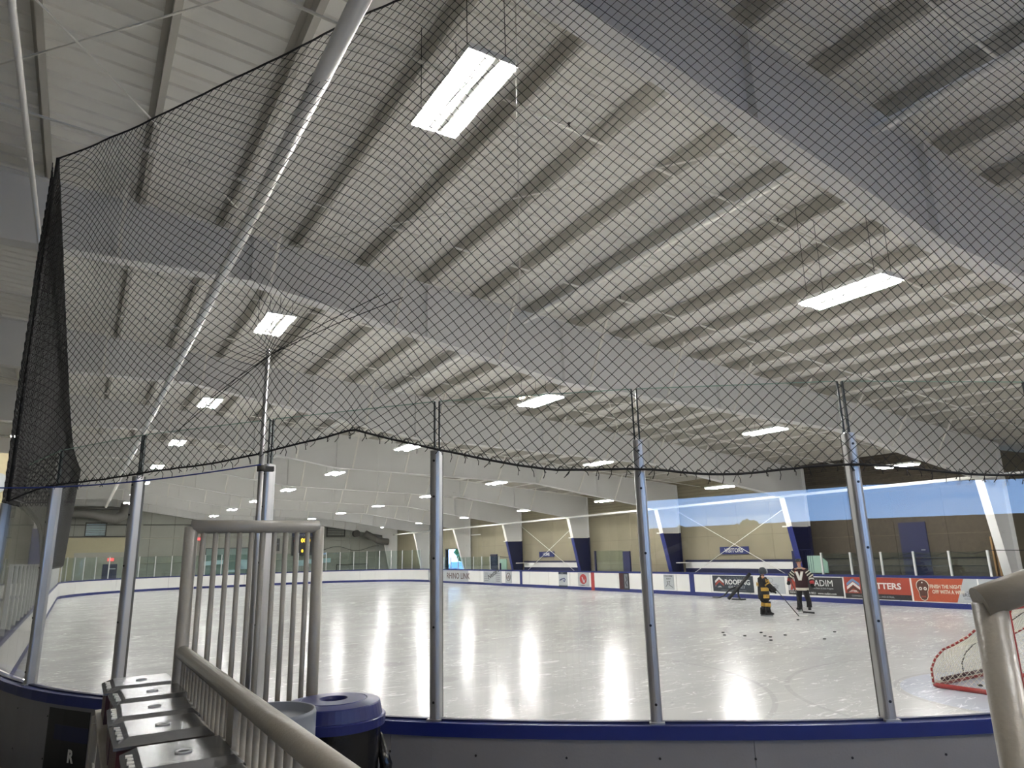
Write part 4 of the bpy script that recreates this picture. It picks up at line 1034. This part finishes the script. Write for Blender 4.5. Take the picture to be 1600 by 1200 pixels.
# ------------------------------------------------------------------ pucks
pk = MB().lathe([(0, 0), (.036, 0), (.038, .003), (.038, .022), (.036, .025), (0, .025)], n=16).mesh('hockey_puck', M['rubber'])
PK = [(14.59, 13.4, 'leftmost of the scattered group, back one'), (14.2, 13.0, 'leftmost of the scattered group, front one'), (14.43, 12.55, 'second from the left of the group'), (14.75, 12.2, 'third from the left of the group'),
      (15.26, 12.73, 'in the middle of the group, back one'), (14.68, 11.98, 'in the middle of the group, centre one'), (14.2, 11.58, 'in the middle of the group, front one'), (15.24, 11.98, 'just right of the middle of the group'),
      (16.64, 11.57, 'rightmost of the group, back one'), (15.26, 10.9, 'rightmost of the group, front one'), (18.58, 14.09, 'by the sticks of the two skaters'), (3.98, 17.78, 'alone on the ice behind the gate bars'), (12.05, 6.0, 'inside the goal')]
for x, y, lab in PK:
    o = link_mesh('hockey_puck', pk, None, (x, y, 0.001)); tag(o, 'black hockey puck ' + lab, 'puck', 'pucks on the ice')
    o.scale = (1, 1, 1)

# ------------------------------------------------------------------ training frame leaning on the right boards
t = thing('training_frame', 'black tubular training frame leaning against the roofing advert', 'frame', (24.0, 21.6, 0), 0)
MB().path([(-.25, -.25, .03), (.1, -.5, .45), (.62, -.8, 1.06)], .07, 8).build('thick_bar', M['rubber'], t)
MB().path([(.35, 1.15, .03), (.3, .7, .04), (.2, .35, .14), (.25, .05, .4), (.35, -.2, .5)], .035, 8).build('curved_runner', M['black'], t)
MB().path([(-.1, -.75, .03), (.05, -.55, .2), (.2, -.45, .42)], .04, 8).build('foot', M['black'], t)
MB().box((-.15, -.85, .0), (.15, -.35, .05)).build('foot_plate', M['black'], t)

# ------------------------------------------------------------------ people
def skin(name, V_, E_, m, parent, sub=2, root=0):
    me = bpy.data.meshes.new(name); me.from_pydata([v[:3] for v in V_], E_, []); me.materials.append(m)
    o = bpy.data.objects.new(name, me); C.objects.link(o); o.parent = parent
    md = o.modifiers.new('skin', 'SKIN'); md.use_smooth_shade = True
    if not me.skin_vertices: pass
    for i, v in enumerate(V_):
        s = me.skin_vertices[0].data[i]; s.radius = (v[3], v[4] if len(v) > 4 else v[3]); s.use_root = (i == root)
    o.modifiers.new('sub', 'SUBSURF').levels = sub; o.modifiers['sub'].render_levels = sub
    return o
def chain(*idx): return list(zip(idx, idx[1:]))
def glove(parent, wrist, palm_dir, m, k=1.0, cuff=None):
    """a padded hockey glove closed on a shaft: palm, four curled fingers and a thumb"""
    wv = Vector(wrist); d = Vector(palm_dir).normalized(); side = d.cross(Vector((0, 0, 1)))
    if side.length < .1: side = Vector((1, 0, 0))
    side.normalize(); up = side.cross(d)
    V_ = [tuple(wv) + (.042 * k, .042 * k), tuple(wv + d * .05 * k) + (.045 * k, .038 * k)]; E_ = [(0, 1)]
    for q in range(4):
        off = side * (-.036 + .024 * q) * k; n0 = len(V_)
        L = (.042, .05, .048, .038)[q] * k
        a = wv + d * .075 * k + off; b_ = a + d * L * .6 + up * .012; c_ = b_ + d * L * .2 - up * L * .7
        V_ += [tuple(a) + (.014 * k,) * 2, tuple(b_) + (.013 * k,) * 2, tuple(c_) + (.011 * k,) * 2]; E_ += [(1, n0), (n0, n0 + 1), (n0 + 1, n0 + 2)]
    n0 = len(V_); a = wv + d * .03 * k + side * .045 * k; b_ = a + d * .045 * k + side * .012 - up * .02
    V_ += [tuple(a) + (.016 * k,) * 2, tuple(b_) + (.012 * k,) * 2]; E_ += [(1, n0), (n0, n0 + 1)]
    o = skin('glove', V_, E_, m, parent, 1)
    if cuff: MB().tube(wv - d * .09 * k, wv + d * .01 * k, .062 * k, 12).build('glove_cuff', cuff, parent)
    return o
def person(label, loc, rz, H, P):
    """local frame: y forward, x to the person's right. P: joints and materials"""
    t = thing('person', label, 'person', loc, rz)
    k = H / 1.78
    hipz, kz, az = P['hip'] * k, .53 * k, .15 * k
    sh = P['sh']; hs = []
    body = [(0, 0, hipz, .13 * k, .1 * k), (0, .0, hipz + .17 * k, .125 * k, .095 * k), (0, .01, hipz + .38 * k, .15 * k, .1 * k), (0, 0.0, hipz + .5 * k, .09 * k, .075 * k), (0, .015, hipz + .57 * k, .052 * k, .052 * k), (0, .03 + P['nod'], hipz + .64 * k, .06 * k, .065 * k), (0, .035 + P['nod'] * 1.4, hipz + .71 * k, .078 * k, .092 * k), (0, .02 + P['nod'] * 1.4, hipz + .79 * k, .07 * k, .088 * k)]
    E_ = chain(0, 1, 2, 3, 4, 5, 6, 7)
    shz = hipz + .47 * k
    for sx, el, ha in ((1, P['elR'], P['haR']), (-1, P['elL'], P['haL'])):
        n = len(body)
        body += [(sx * sh * k, 0, shz, .06 * k), tuple(c * k for c in el) + (.043 * k,), tuple(c * k for c in ha) + (.03 * k,)]
        E_ += [(3, n), (n, n + 1), (n + 1, n + 2)]
    for sx, kn, an in ((1, P['knR'], P['anR']), (-1, P['knL'], P['anL'])):
        n = len(body)
        body += [(sx * .09 * k, 0, hipz - .06 * k, .085 * k), tuple(c * k for c in kn) + (.058 * k,), tuple(c * k for c in an) + (.04 * k,)]
        E_ += [(0, n), (n, n + 1), (n + 1, n + 2)]
    skin('body', body, E_, M['skin'], t, 2)
    hc = Vector((0, .035 + P['nod'] * 1.4, hipz + .735 * k))
    # face
    f = MB(); f.add([(hc.x - .013 * k, hc.y + .085 * k, hc.z - .012 * k), (hc.x + .013 * k, hc.y + .085 * k, hc.z - .012 * k), (hc.x, hc.y + .112 * k, hc.z - .014 * k), (hc.x, hc.y + .088 * k, hc.z + .03 * k)], [(0, 1, 2), (0, 2, 3), (1, 3, 2)]); f.build('nose', M['skin'], t)
    for sx in (-1, 1):
        MB().lathe([(.0, -.011 * k), (.012 * k, 0), (0, .011 * k)], (hc.x + sx * .03 * k, hc.y + .083 * k, hc.z + .02 * k), 8).build('eye', M['char'], t)
        MB().lathe([(.0, -.028 * k), (.014 * k, -.01 * k), (.016 * k, .012 * k), (0, .028 * k)], (hc.x + sx * .083 * k, hc.y - .005, hc.z), 8).build('ear', M['skin'], t)
    MB().box((hc.x - .022 * k, hc.y + .08 * k, hc.z - .05 * k), (hc.x + .022 * k, hc.y + .088 * k, hc.z - .043 * k)).build('mouth', M['brownp'], t)
    return t, k, hipz, shz, hc
def loft(name, t, secs, m, n=20, cap=True):
    b = MB(); vs = []
    for cx_, cy_, cz_, rx, ry in secs:
        for j in range(n):
            a = 2 * math.pi * j / n; vs.append((cx_ + rx * math.cos(a), cy_ + ry * math.sin(a), cz_))
    k_ = len(secs)
    b.add(vs, [(i * n + j, i * n + (j + 1) % n, (i + 1) * n + (j + 1) % n, (i + 1) * n + j) for i in range(k_ - 1) for j in range(n)], True)
    if cap:
        b.f.append(tuple(range(n))[::-1]); b.sm.append(False); b.f.append(tuple((k_ - 1) * n + j for j in range(n))); b.sm.append(False)
    return b.build(name, m, t)
def blade_boot(t, x, y, rz, m, k=1.0):
    R_ = Matrix.Rotation(rz, 3, 'Z')
    prof = [(-.11, .05), (.12, .05), (.16, .07), (.155, .1), (.08, .135), (.045, .26), (-.09, .27), (-.1, .16)]
    b = MB(); vs = []
    for sx, w_ in ((-1, .04), (1, .04)):
        for py, pz in prof: q = R_ @ Vector((sx * w_, py, pz)) * k; vs.append((q.x + x, q.y + y, q.z))
    n = len(prof); b.add(vs, [tuple(range(n)), tuple(range(n, 2 * n))[::-1]] + [(i, n + i, n + (i + 1) % n, (i + 1) % n) for i in range(n)])
    o = b.build('skate_boot', m, t)
    b = MB(); vs = []
    bl = [(-.12, .004), (.13, .004), (.15, .02), (.12, .052), (-.1, .052), (-.135, .02)]
    for sx in (-1, 1):
        for py, pz in bl: q = R_ @ Vector((sx * .007, py, pz)) * k; vs.append((q.x + x, q.y + y, q.z))
    n = len(bl); b.add(vs, [tuple(range(n)), tuple(range(n, 2 * n))[::-1]] + [(i, n + i, n + (i + 1) % n, (i + 1) % n) for i in range(n)])
    b.build('skate_blade', M['lgrey'], t)
def sleeve(name, t, pts, m, rr): return MB().path(pts, rr, 12).build(name, m, t)
def stick(label, p_top, p_heel, toe, tape=None):
    t = thing('hockey_stick', label, 'stick')
    MB().path([p_top, p_heel], .014, 6).build('shaft', M['black'], t)
    h = Vector(p_heel); to = Vector(toe)
    b = MB(); b.path([h + Vector((0, 0, .03)), h.lerp(to, .3) + Vector((0, 0, .02)), to], .03, 6); o = b.build('blade', tape or M['black'], t)
    MB().tube(p_top, Vector(p_top).lerp(Vector(p_heel), .1), .019, 8).build('grip', M['white'] if tape else M['black'], t)
    return t
def loc2world(loc, rz, p):
    return Vector((loc[0], loc[1], 0)) + Matrix.Rotation(rz, 3, 'Z') @ Vector(p)

# --- adult, facing the camera and a little to the child
LA = (21.22, 15.77, 0); 
fa = Vector((-.84, -.35)).normalized(); rza = math.atan2(fa.y, fa.x) - math.pi / 2
PA = dict(hip=.93, sh=.19, nod=.035, elR=(.33, .03, 1.2), haR=(.36, .2, 1.02), elL=(-.33, 0.0, 1.18), haL=(-.37, .08, .94), knR=(.13, .03, .53), anR=(.15, 0, .16), knL=(-.13, .03, .53), anL=(-.17, 0, .16))
t, k, hz, sz, hc = person('adult hockey player in a maroon and cream striped jersey, black trousers and cap, looking down', LA, rza, 1.72, PA)
loft('jersey', t, [(0, 0, hz - .17, .205, .15), (0, 0, hz - .1, .21, .155), (0, 0, hz + .1, .215, .155), (0, .005, hz + .28, .235, .15), (0, 0, hz + .4, .225, .13), (0, 0, hz + .46, .17, .11), (0, .005, hz + .5, .1, .085), (0, .01, hz + .53, .075, .07)], M['maroon'])
loft('jersey_hem', t, [(0, 0, hz - .22, .205, .15), (0, 0, hz - .13, .214, .158)], M['bone'])
MB().path([(.085 * math.cos(a), .012 + .078 * math.sin(a), hz + .512) for a in [math.pi * i / 7 for i in range(14)]], .014, 6, closed=True).build('collar', M['bone'], t)
for sx, el, ha in ((1, PA['elR'], PA['haR']), (-1, PA['elL'], PA['haL'])):
    s0 = Vector((sx * .15 * k, 0, sz - .0)); e0 = Vector(el) * k; h0 = Vector(ha) * k
    P = [s0, s0.lerp(e0, .35), s0.lerp(e0, .75), e0, e0.lerp(h0, .5), e0.lerp(h0, .85)]
    sleeve('sleeve', t, P, M['maroon'], [.1, .1, .088, .085, .08, .075])
    for q in (.3, .62, .95): sleeve('sleeve_stripe', t, [s0.lerp(e0, q), s0.lerp(e0, q + .14)], M['bone'] if q != .62 else M['bone'], .1)
    for q in (.46, .79): sleeve('sleeve_stripe', t, [s0.lerp(e0, q), s0.lerp(e0, q + .13)], M['jblack'], .099)
    sleeve('sleeve_stripe', t, [e0.lerp(h0, .3), e0.lerp(h0, .5)], M['bone'], .088)
    glove(t, h0, (h0 - e0).normalized(), M['jblack'], 1.25, M['redp'])
loft('trouser_seat', t, [(0, 0, hz - .2, .17, .13), (0, 0, hz - .1, .18, .135), (0, 0, hz - .02, .17, .12)], M['jblack'])
for sx, kn, an in ((1, PA['knR'], PA['anR']), (-1, PA['knL'], PA['anL'])):
    kn = Vector(kn) * k; an = Vector(an) * k
    MB().path([(sx * .085, 0, hz - .1), (sx * .1, .01, hz - .22), kn, (an.x, an.y, .3), (an.x, an.y + .02, .13)], [.1, .105, .09, .082, .085], 14).build('trouser_leg', M['jblack'], t)
blade_boot(t, .15, .04, -.15, M['jblack'], 1.1); blade_boot(t, -.17, .04, .2, M['jblack'], 1.1)
MB().lathe([(.0, .095), (.06, .09), (.098, .05), (.104, .01), (.1, .0)], (hc.x, hc.y - .005, hc.z + .03), 16).box((hc.x - .07, hc.y + .07, hc.z + .035), (hc.x + .07, hc.y + .17, hc.z + .05)).build('cap', M['black'], t)
lz = hz + .12; fy = .163
def lt(pts, m, d=.012, y=fy): MB().prism(pts, 'y', y, y + d).build('chest_letter', m, t)
lz += .02; fy = .152
lt([(.14, lz + .27), (.05, lz + .27), (.0, lz + .1), (-.05, lz + .27), (-.14, lz + .27), (-.05, lz - .03), (.05, lz - .03)], M['bone'])
lt([(.115, lz + .25), (.065, lz + .25), (.0, lz + .04), (-.065, lz + .25), (-.115, lz + .25), (-.035, lz - .01), (.035, lz - .01)], M['white'], .016)
MB().disc((.13, .135, hz + .4), .035, 12, 'y', .012).build('shoulder_patch', M['redp'], t)
hR = loc2world(LA, rza, Vector(PA['haR']) * k + Vector((0.01, .06, -.03)))
# stick stands on the ice just in front of the adult
heel = (20.37, 15.2, .03)
stick('black hockey stick held upright by the adult', (hR.x + .06, hR.y + .04, hR.z + .3), heel, (20.62, 14.98, .03))

# --- child, in profile, facing the adult
LK = (18.93, 15.53, 0)
fk = Vector((.80, -.42)).normalized(); rzk = math.atan2(fk.y, fk.x) - math.pi / 2
PKD = dict(hip=.93, sh=.17, nod=.02, elR=(.26, .1, 1.15), haR=(.14, .32, 1.0), elL=(-.26, .1, 1.15), haL=(-.02, .36, .92), knR=(.14, .08, .53), anR=(.15, .03, .16), knL=(-.13, .03, .53), anL=(-.14, -.03, .16))
t, k, hz, sz, hc = person('child hockey player in a black and gold jersey with number 14, dark helmet, gold socks', LK, rzk, 1.5, PKD)
loft('jersey', t, [(0, 0, hz - .2, .2, .17), (0, 0, hz - .1, .2, .175), (0, 0, hz + .08, .19, .165), (0, 0, hz + .24, .195, .145), (0, 0, hz + .34, .19, .125), (0, 0, hz + .4, .14, .1), (0, .005, hz + .44, .08, .075), (0, .01, hz + .5, .062, .062)], M['jblack'])
for sx, el, ha in ((1, PKD['elR'], PKD['haR']), (-1, PKD['elL'], PKD['haL'])):
    s0 = Vector((sx * .14 * k, 0, sz - .02)); e0 = Vector(el) * k; h0 = Vector(ha) * k
    sleeve('sleeve', t, [s0, s0.lerp(e0, .4), e0, e0.lerp(h0, .5), e0.lerp(h0, .85)], M['jblack'], [.1, .1, .088, .08, .07])
    sleeve('sleeve_band', t, [s0.lerp(e0, .8), s0.lerp(e0, .98)], M['gold'], .094)
    glove(t, h0, (h0 - e0).normalized(), M['jblack'], 1.15, M['jblack'])
# gold panels and the number, on the side that shows
rs = Matrix.Rotation(0, 3, 'Z')
def flat(pts, x, m, name): MB().prism(pts, 'x', x, x + .012).build(name, m, t)
for nm, z0_, z1_, a0, a1, rx, ry in (('jersey_patch', .0, .11, -48, 40, .207, .182), ('jersey_patch', -.17, -.11, -30, 40, .21, .186), ('jersey_patch', .0, .11, 140, 215, .207, .182)):
    vs = []; n_ = 10
    for i in range(n_ + 1):
        a = math.radians(lerp(a0, a1, i / n_))
        for zz in (z0_, z1_):
            for q in (1.0, .96): vs.append((rx * q * math.cos(a), ry * q * math.sin(a), hz + zz))
    fs = []
    for i in range(n_):
        o_ = i * 4; fs += [(o_, o_ + 4, o_ + 6, o_ + 2), (o_ + 1, o_ + 3, o_ + 7, o_ + 5), (o_ + 2, o_ + 6, o_ + 7, o_ + 3), (o_, o_ + 1, o_ + 5, o_ + 4)]
    fs += [(0, 2, 3, 1), (n_ * 4, n_ * 4 + 1, n_ * 4 + 3, n_ * 4 + 2)]
    MB().add(vs, fs, False).build(nm, M['gold'], t)
for sx in (-1, 1):
    MB().path([(sx * .03, .02, hz + .42), (sx * .13, -.02, hz + .37)], .055, 8).build('shoulder_yoke', M['gold'], t)
text('14', .13, M['gold'], (.262, -.02, hz + .27), xdir=(0, 1, 0), parent=t, ex=.006, bold=.006)
text('14', .17, M['gold'], (.09, -.17, hz + .15), xdir=(-1, 0, 0), parent=t, ex=.006, bold=.008)
loft('shorts_seat', t, [(0, 0, hz - .26, .19, .165), (0, 0, hz - .15, .195, .17), (0, 0, hz - .05, .18, .15)], M['jblack'])
for sx, kn in ((1, PKD['knR']), (-1, PKD['knL'])):
    kn = Vector(kn) * k
    MB().path([(sx * .09, .0, hz - .14), (sx * .1, .02, hz - .26), (kn.x, kn.y, kn.z + .02)], [.12, .12, .105], 14).build('shorts_leg', M['jblack'], t)
for sx in (1, -1):
    MB().box((sx * .2 - .02, -.1, hz - .22), (sx * .2 + .02, .08, hz - .17)).build('shorts_stripe', M['gold'], t)
for sx, kn, an in ((1, PKD['knR'], PKD['anR']), (-1, PKD['knL'], PKD['anL'])):
    kn = Vector(kn) * k; an = Vector(an) * k
    MB().path([kn + Vector((0, 0, .02)), kn.lerp(an, .5), an], [.085, .075, .06], 12).build('sock', M['jblack'], t)
    MB().path([kn.lerp(an, .12), kn.lerp(an, .48)], .088, 12).build('sock_band', M['gold'], t)
    blade_boot(t, an.x, an.y + .02, 0, M['jblack'], 1.0)
MB().lathe([(.0, .125), (.06, .115), (.105, .07), (.122, .0), (.118, -.06), (.1, -.09)], (hc.x, hc.y - .02, hc.z - .01), 18).build('helmet', M['slate'], t)
b = MB()
for i in range(6):
    a = math.radians(lerp(40, 140, i / 5)); b.path([(hc.x + .12 * math.cos(a), hc.y + .12 * math.sin(a), hc.z + .06), (hc.x + .135 * math.cos(a), hc.y + .135 * math.sin(a), hc.z - .02), (hc.x + .1 * math.cos(a), hc.y + .12 * math.sin(a), hc.z - .1)], .004, 4)
for z_ in (.05, .0, -.05): b.path([(hc.x + .13 * math.cos(math.radians(a)), hc.y + .13 * math.sin(math.radians(a)), hc.z + z_) for a in range(30, 151, 20)], .004, 4)
b.build('face_cage', M['lgrey'], t)
h1 = loc2world(LK, rzk, Vector(PKD['haR']) * k + Vector((0, .07, 0)))
stick('black hockey stick with white taped blade held by the child', (h1.x - .12, h1.y + .05, h1.z + .18), (19.35, 14.62, .03), (19.62, 14.5, .03), M['white'])

# ------------------------------------------------------------------ near objects: barred gate, handrail, bins, metal boxes
t = thing('barred_gate', 'grey tubular steel gate panel with vertical bars, left of centre', 'gate', (.562, 4.6, FL))
Wg, Hg = .765, 2.375 - FL
MB().path([(0, 0, 0), (0, 0, Hg - .0)], .038, 14).build('post', M['rail'], t)
MB().path([(Wg, 0, .6), (Wg, 0, Hg)], .036, 14).build('post', M['rail'], t)
MB().path([(-.0, 0, Hg), (Wg, 0, Hg)], .040, 14).build('top_rail', M['rail'], t)
MB().path([(0, 0, .62), (Wg, 0, .62)], .03, 12).build('bottom_rail', M['rail'], t)
bm_ = MB().tube((0, 0, .62), (0, 0, Hg), .0155, 10).mesh('bar', M['rail'])
for i in range(10): link_mesh('bar', bm_, t, ((i + 1) * Wg / 11, 0, 0))
t = thing('handrail', 'tan grey tubular handrail with closely set balusters running towards the camera', 'rail', (.585, 4.55, FL))
p0, p1 = Vector((-.02, 0, 1.67 - FL)), Vector((.025, -4.5, 1.665 - FL))
MB().path([p0, p1], .037, 16).build('top_tube', M['rail'], t)
bm_ = MB().tube((0, 0, .1), (0, 0, 1.345), .015, 10).mesh('baluster', M['rail'])
for i in range(43): link_mesh('baluster', bm_, t, (lerp(-.02, .025, i / 43), -.1 - i * .1, 0))
MB().box((-.03, -1.62, 0), (-.012, -1.5, 1.36)).build('flat_post', M['rail'], t)
MB().path([(0, 0, .1), (.025, -4.5, .1)], .03, 8).build('bottom_tube', M['rail'], t)
t = thing('handrail', 'grey tubular handrail corner cutting the right edge of the picture', 'rail', (1.83, .86, FL))
zt = 2.035 - FL
MB().path([(0, 0, 0), (0, 0, zt)], .036, 18).build('post', M['rail'], t)
MB().path([(-.025, .008, zt + .0), (.10, -.1, zt + .055), (.4, -.36, zt + .19)], .036, 18).build('top_tube', M['rail'], t)

t = thing('recycling_bin', 'round bin with a dark blue ringed lid over a black liner', 'bin', (1.325, 4.16, FL + .03))
MB().lathe([(.2, 0), (.24, .3), (.262, .8), (.265, .96)], n=40, wob=lambda a, z: .03 * math.sin(7 * a + z * 9) + .02 * math.sin(13 * a - z * 14)).build('liner', M['bag'], t)
MB().lathe([(.268, .93), (.292, .93), (.294, .975), (.290, .98), (.276, .982), (.262, 1.045), (.258, 1.05), (.19, 1.062), (.186, 1.056), (.18, 1.064), (.08, 1.066), (.072, 1.05), (.07, 1.0)], n=48, smooth=False).build('lid', M['lid'], t)
MB().tube((0, 0, .99), (0, 0, 1.0), .072, 20).build('opening', M['black'], t)
b = MB(); b.path([(.25, -.06, .86), (.285, -.1, .7), (.27, -.08, .5), (.3, -.12, .42)], [.02, .035, .03, .008], 6); b.build('liner_fold', M['bag'], t)
t = thing('waste_bin', 'round bin with a plain grey dished lid, half behind the handrail', 'bin', (.885, 3.84, FL))
MB().lathe([(.19, 0), (.215, .5), (.225, .95)], n=36).build('body', M['grey'], t)
MB().lathe([(.225, .95), (.262, .955), (.262, .972), (.238, .976), (.24, 1.12), (.234, 1.138), (.222, 1.135), (.212, 1.10), (.1, 1.105), (0, 1.11)], n=48).build('lid', M['grey'], t)

CS = [(.195, 4.62, .0, 'farthest of the row, by the gate', .37), (.225, 4.17, .03, 'second farthest of the row', .365), (.185, 3.72, -.02, 'middle one of the row, pushed out to the left', .37), (.19, 3.28, .01, 'second nearest, its dark red side showing', .36), (.2, 2.76, -.01, 'nearest whole one at the bottom edge', .37), (.2, 2.3, 0, 'cut off below the bottom edge', .37)]
for cx_, cy_, rz, lab, wd in CS:
    t = thing('metal_box', 'silver lidded metal box, ' + lab, 'box', (cx_, cy_ - .02, 1.5), rz, 'row of silver lidded boxes')
    dp = .40; b = MB()
    o_ = [(0, 0, -.012), (wd, 0, -.012), (wd, dp, -.012), (0, dp, -.012)]; i_ = [(.055, .06, .012), (wd - .03, .06, .012), (wd - .03, dp - .02, .012), (.055, dp - .02, .012)]
    l_ = [(0, 0, -.022), (wd, 0, -.022), (wd, dp, -.022), (0, dp, -.022)]
    b.add(l_ + o_ + i_, [(4, 5, 9, 8), (5, 6, 10, 9), (6, 7, 11, 10), (7, 4, 8, 11), (8, 9, 10, 11), (0, 1, 5, 4), (1, 2, 6, 5), (2, 3, 7, 6), (3, 0, 4, 7), (0, 3, 2, 1)])
    b.build('lid', M['steel'], t)
    MB().box((.012, .014, -.17), (wd - .012, dp - .02, -.022)).build('box_body', M['darkred'], t)
    o = MB().lathe([(.027, .0), (.03, .004), (.024, .006), (.02, .002)], (wd * .52, dp * .5, .0125), 24).build('oval_badge', M['lgrey'], t); 
    b = MB()
    for q in range(5): b.box((.014 + .004 * (q % 2), .08 + q * .05, -.0), (.036, .105 + q * .05, .0035 + .003))
    o = b.build('white_print', M['white'], t); o['kind'] = 'stuff'
t = thing('box_rack', 'grey steel rack carrying the row of silver boxes', 'rack', (.18, 1.9, FL))
for yy in (0.1, .95, 1.85, 2.9, 3.12):
    MB().tube((0, yy, 0), (0, yy, 1.01), .018, 10).build('post', M['rail'], t)
MB().box((0.0, 0, 1.0), (.35, 3.2, 1.03)).build('shelf', M['rail'], t)
for z_ in (.4, .8): MB().path([(0, 0, z_), (0, 3.15, z_)], .014, 8).build('side_tube', M['rail'], t)

# poster on the outer boards, left
a = Vector((.03, 8.0)); 
pp = [q for q in near_path]
import bisect
def board_at(s):
    i = int(s); return near_path[i].lerp(near_path[i + 1], s - i), NN[i]
t = thing('board_poster', 'black poster with a blue block on the outside of the left boards', 'sign')
i0, i1 = 12.1, 14.3
P = []; 
for q in range(6):
    s_ = lerp(i0, i1, q / 5); p, nn = board_at(s_); P.append((p, nn))
b = strip([p for p, n_ in P], [n_ for p, n_ in P], .122, .126, FL + .02, .93); b.build('sheet', M['black'], t)
b = strip([p for p, n_ in P[1:]], [n_ for p, n_ in P[1:]], .1265, .128, .68, .8); b.build('blue_block', M['navy'], t)
p, nn = P[3]; tx = Vector((-nn.y, nn.x, 0)); tx = tx if tx.x > 0 else -tx
text('R', .14, M['white'], (p.x + nn.x * .132, p.y + nn.y * .132, .52), xdir=tx, parent=t, bold=.004)
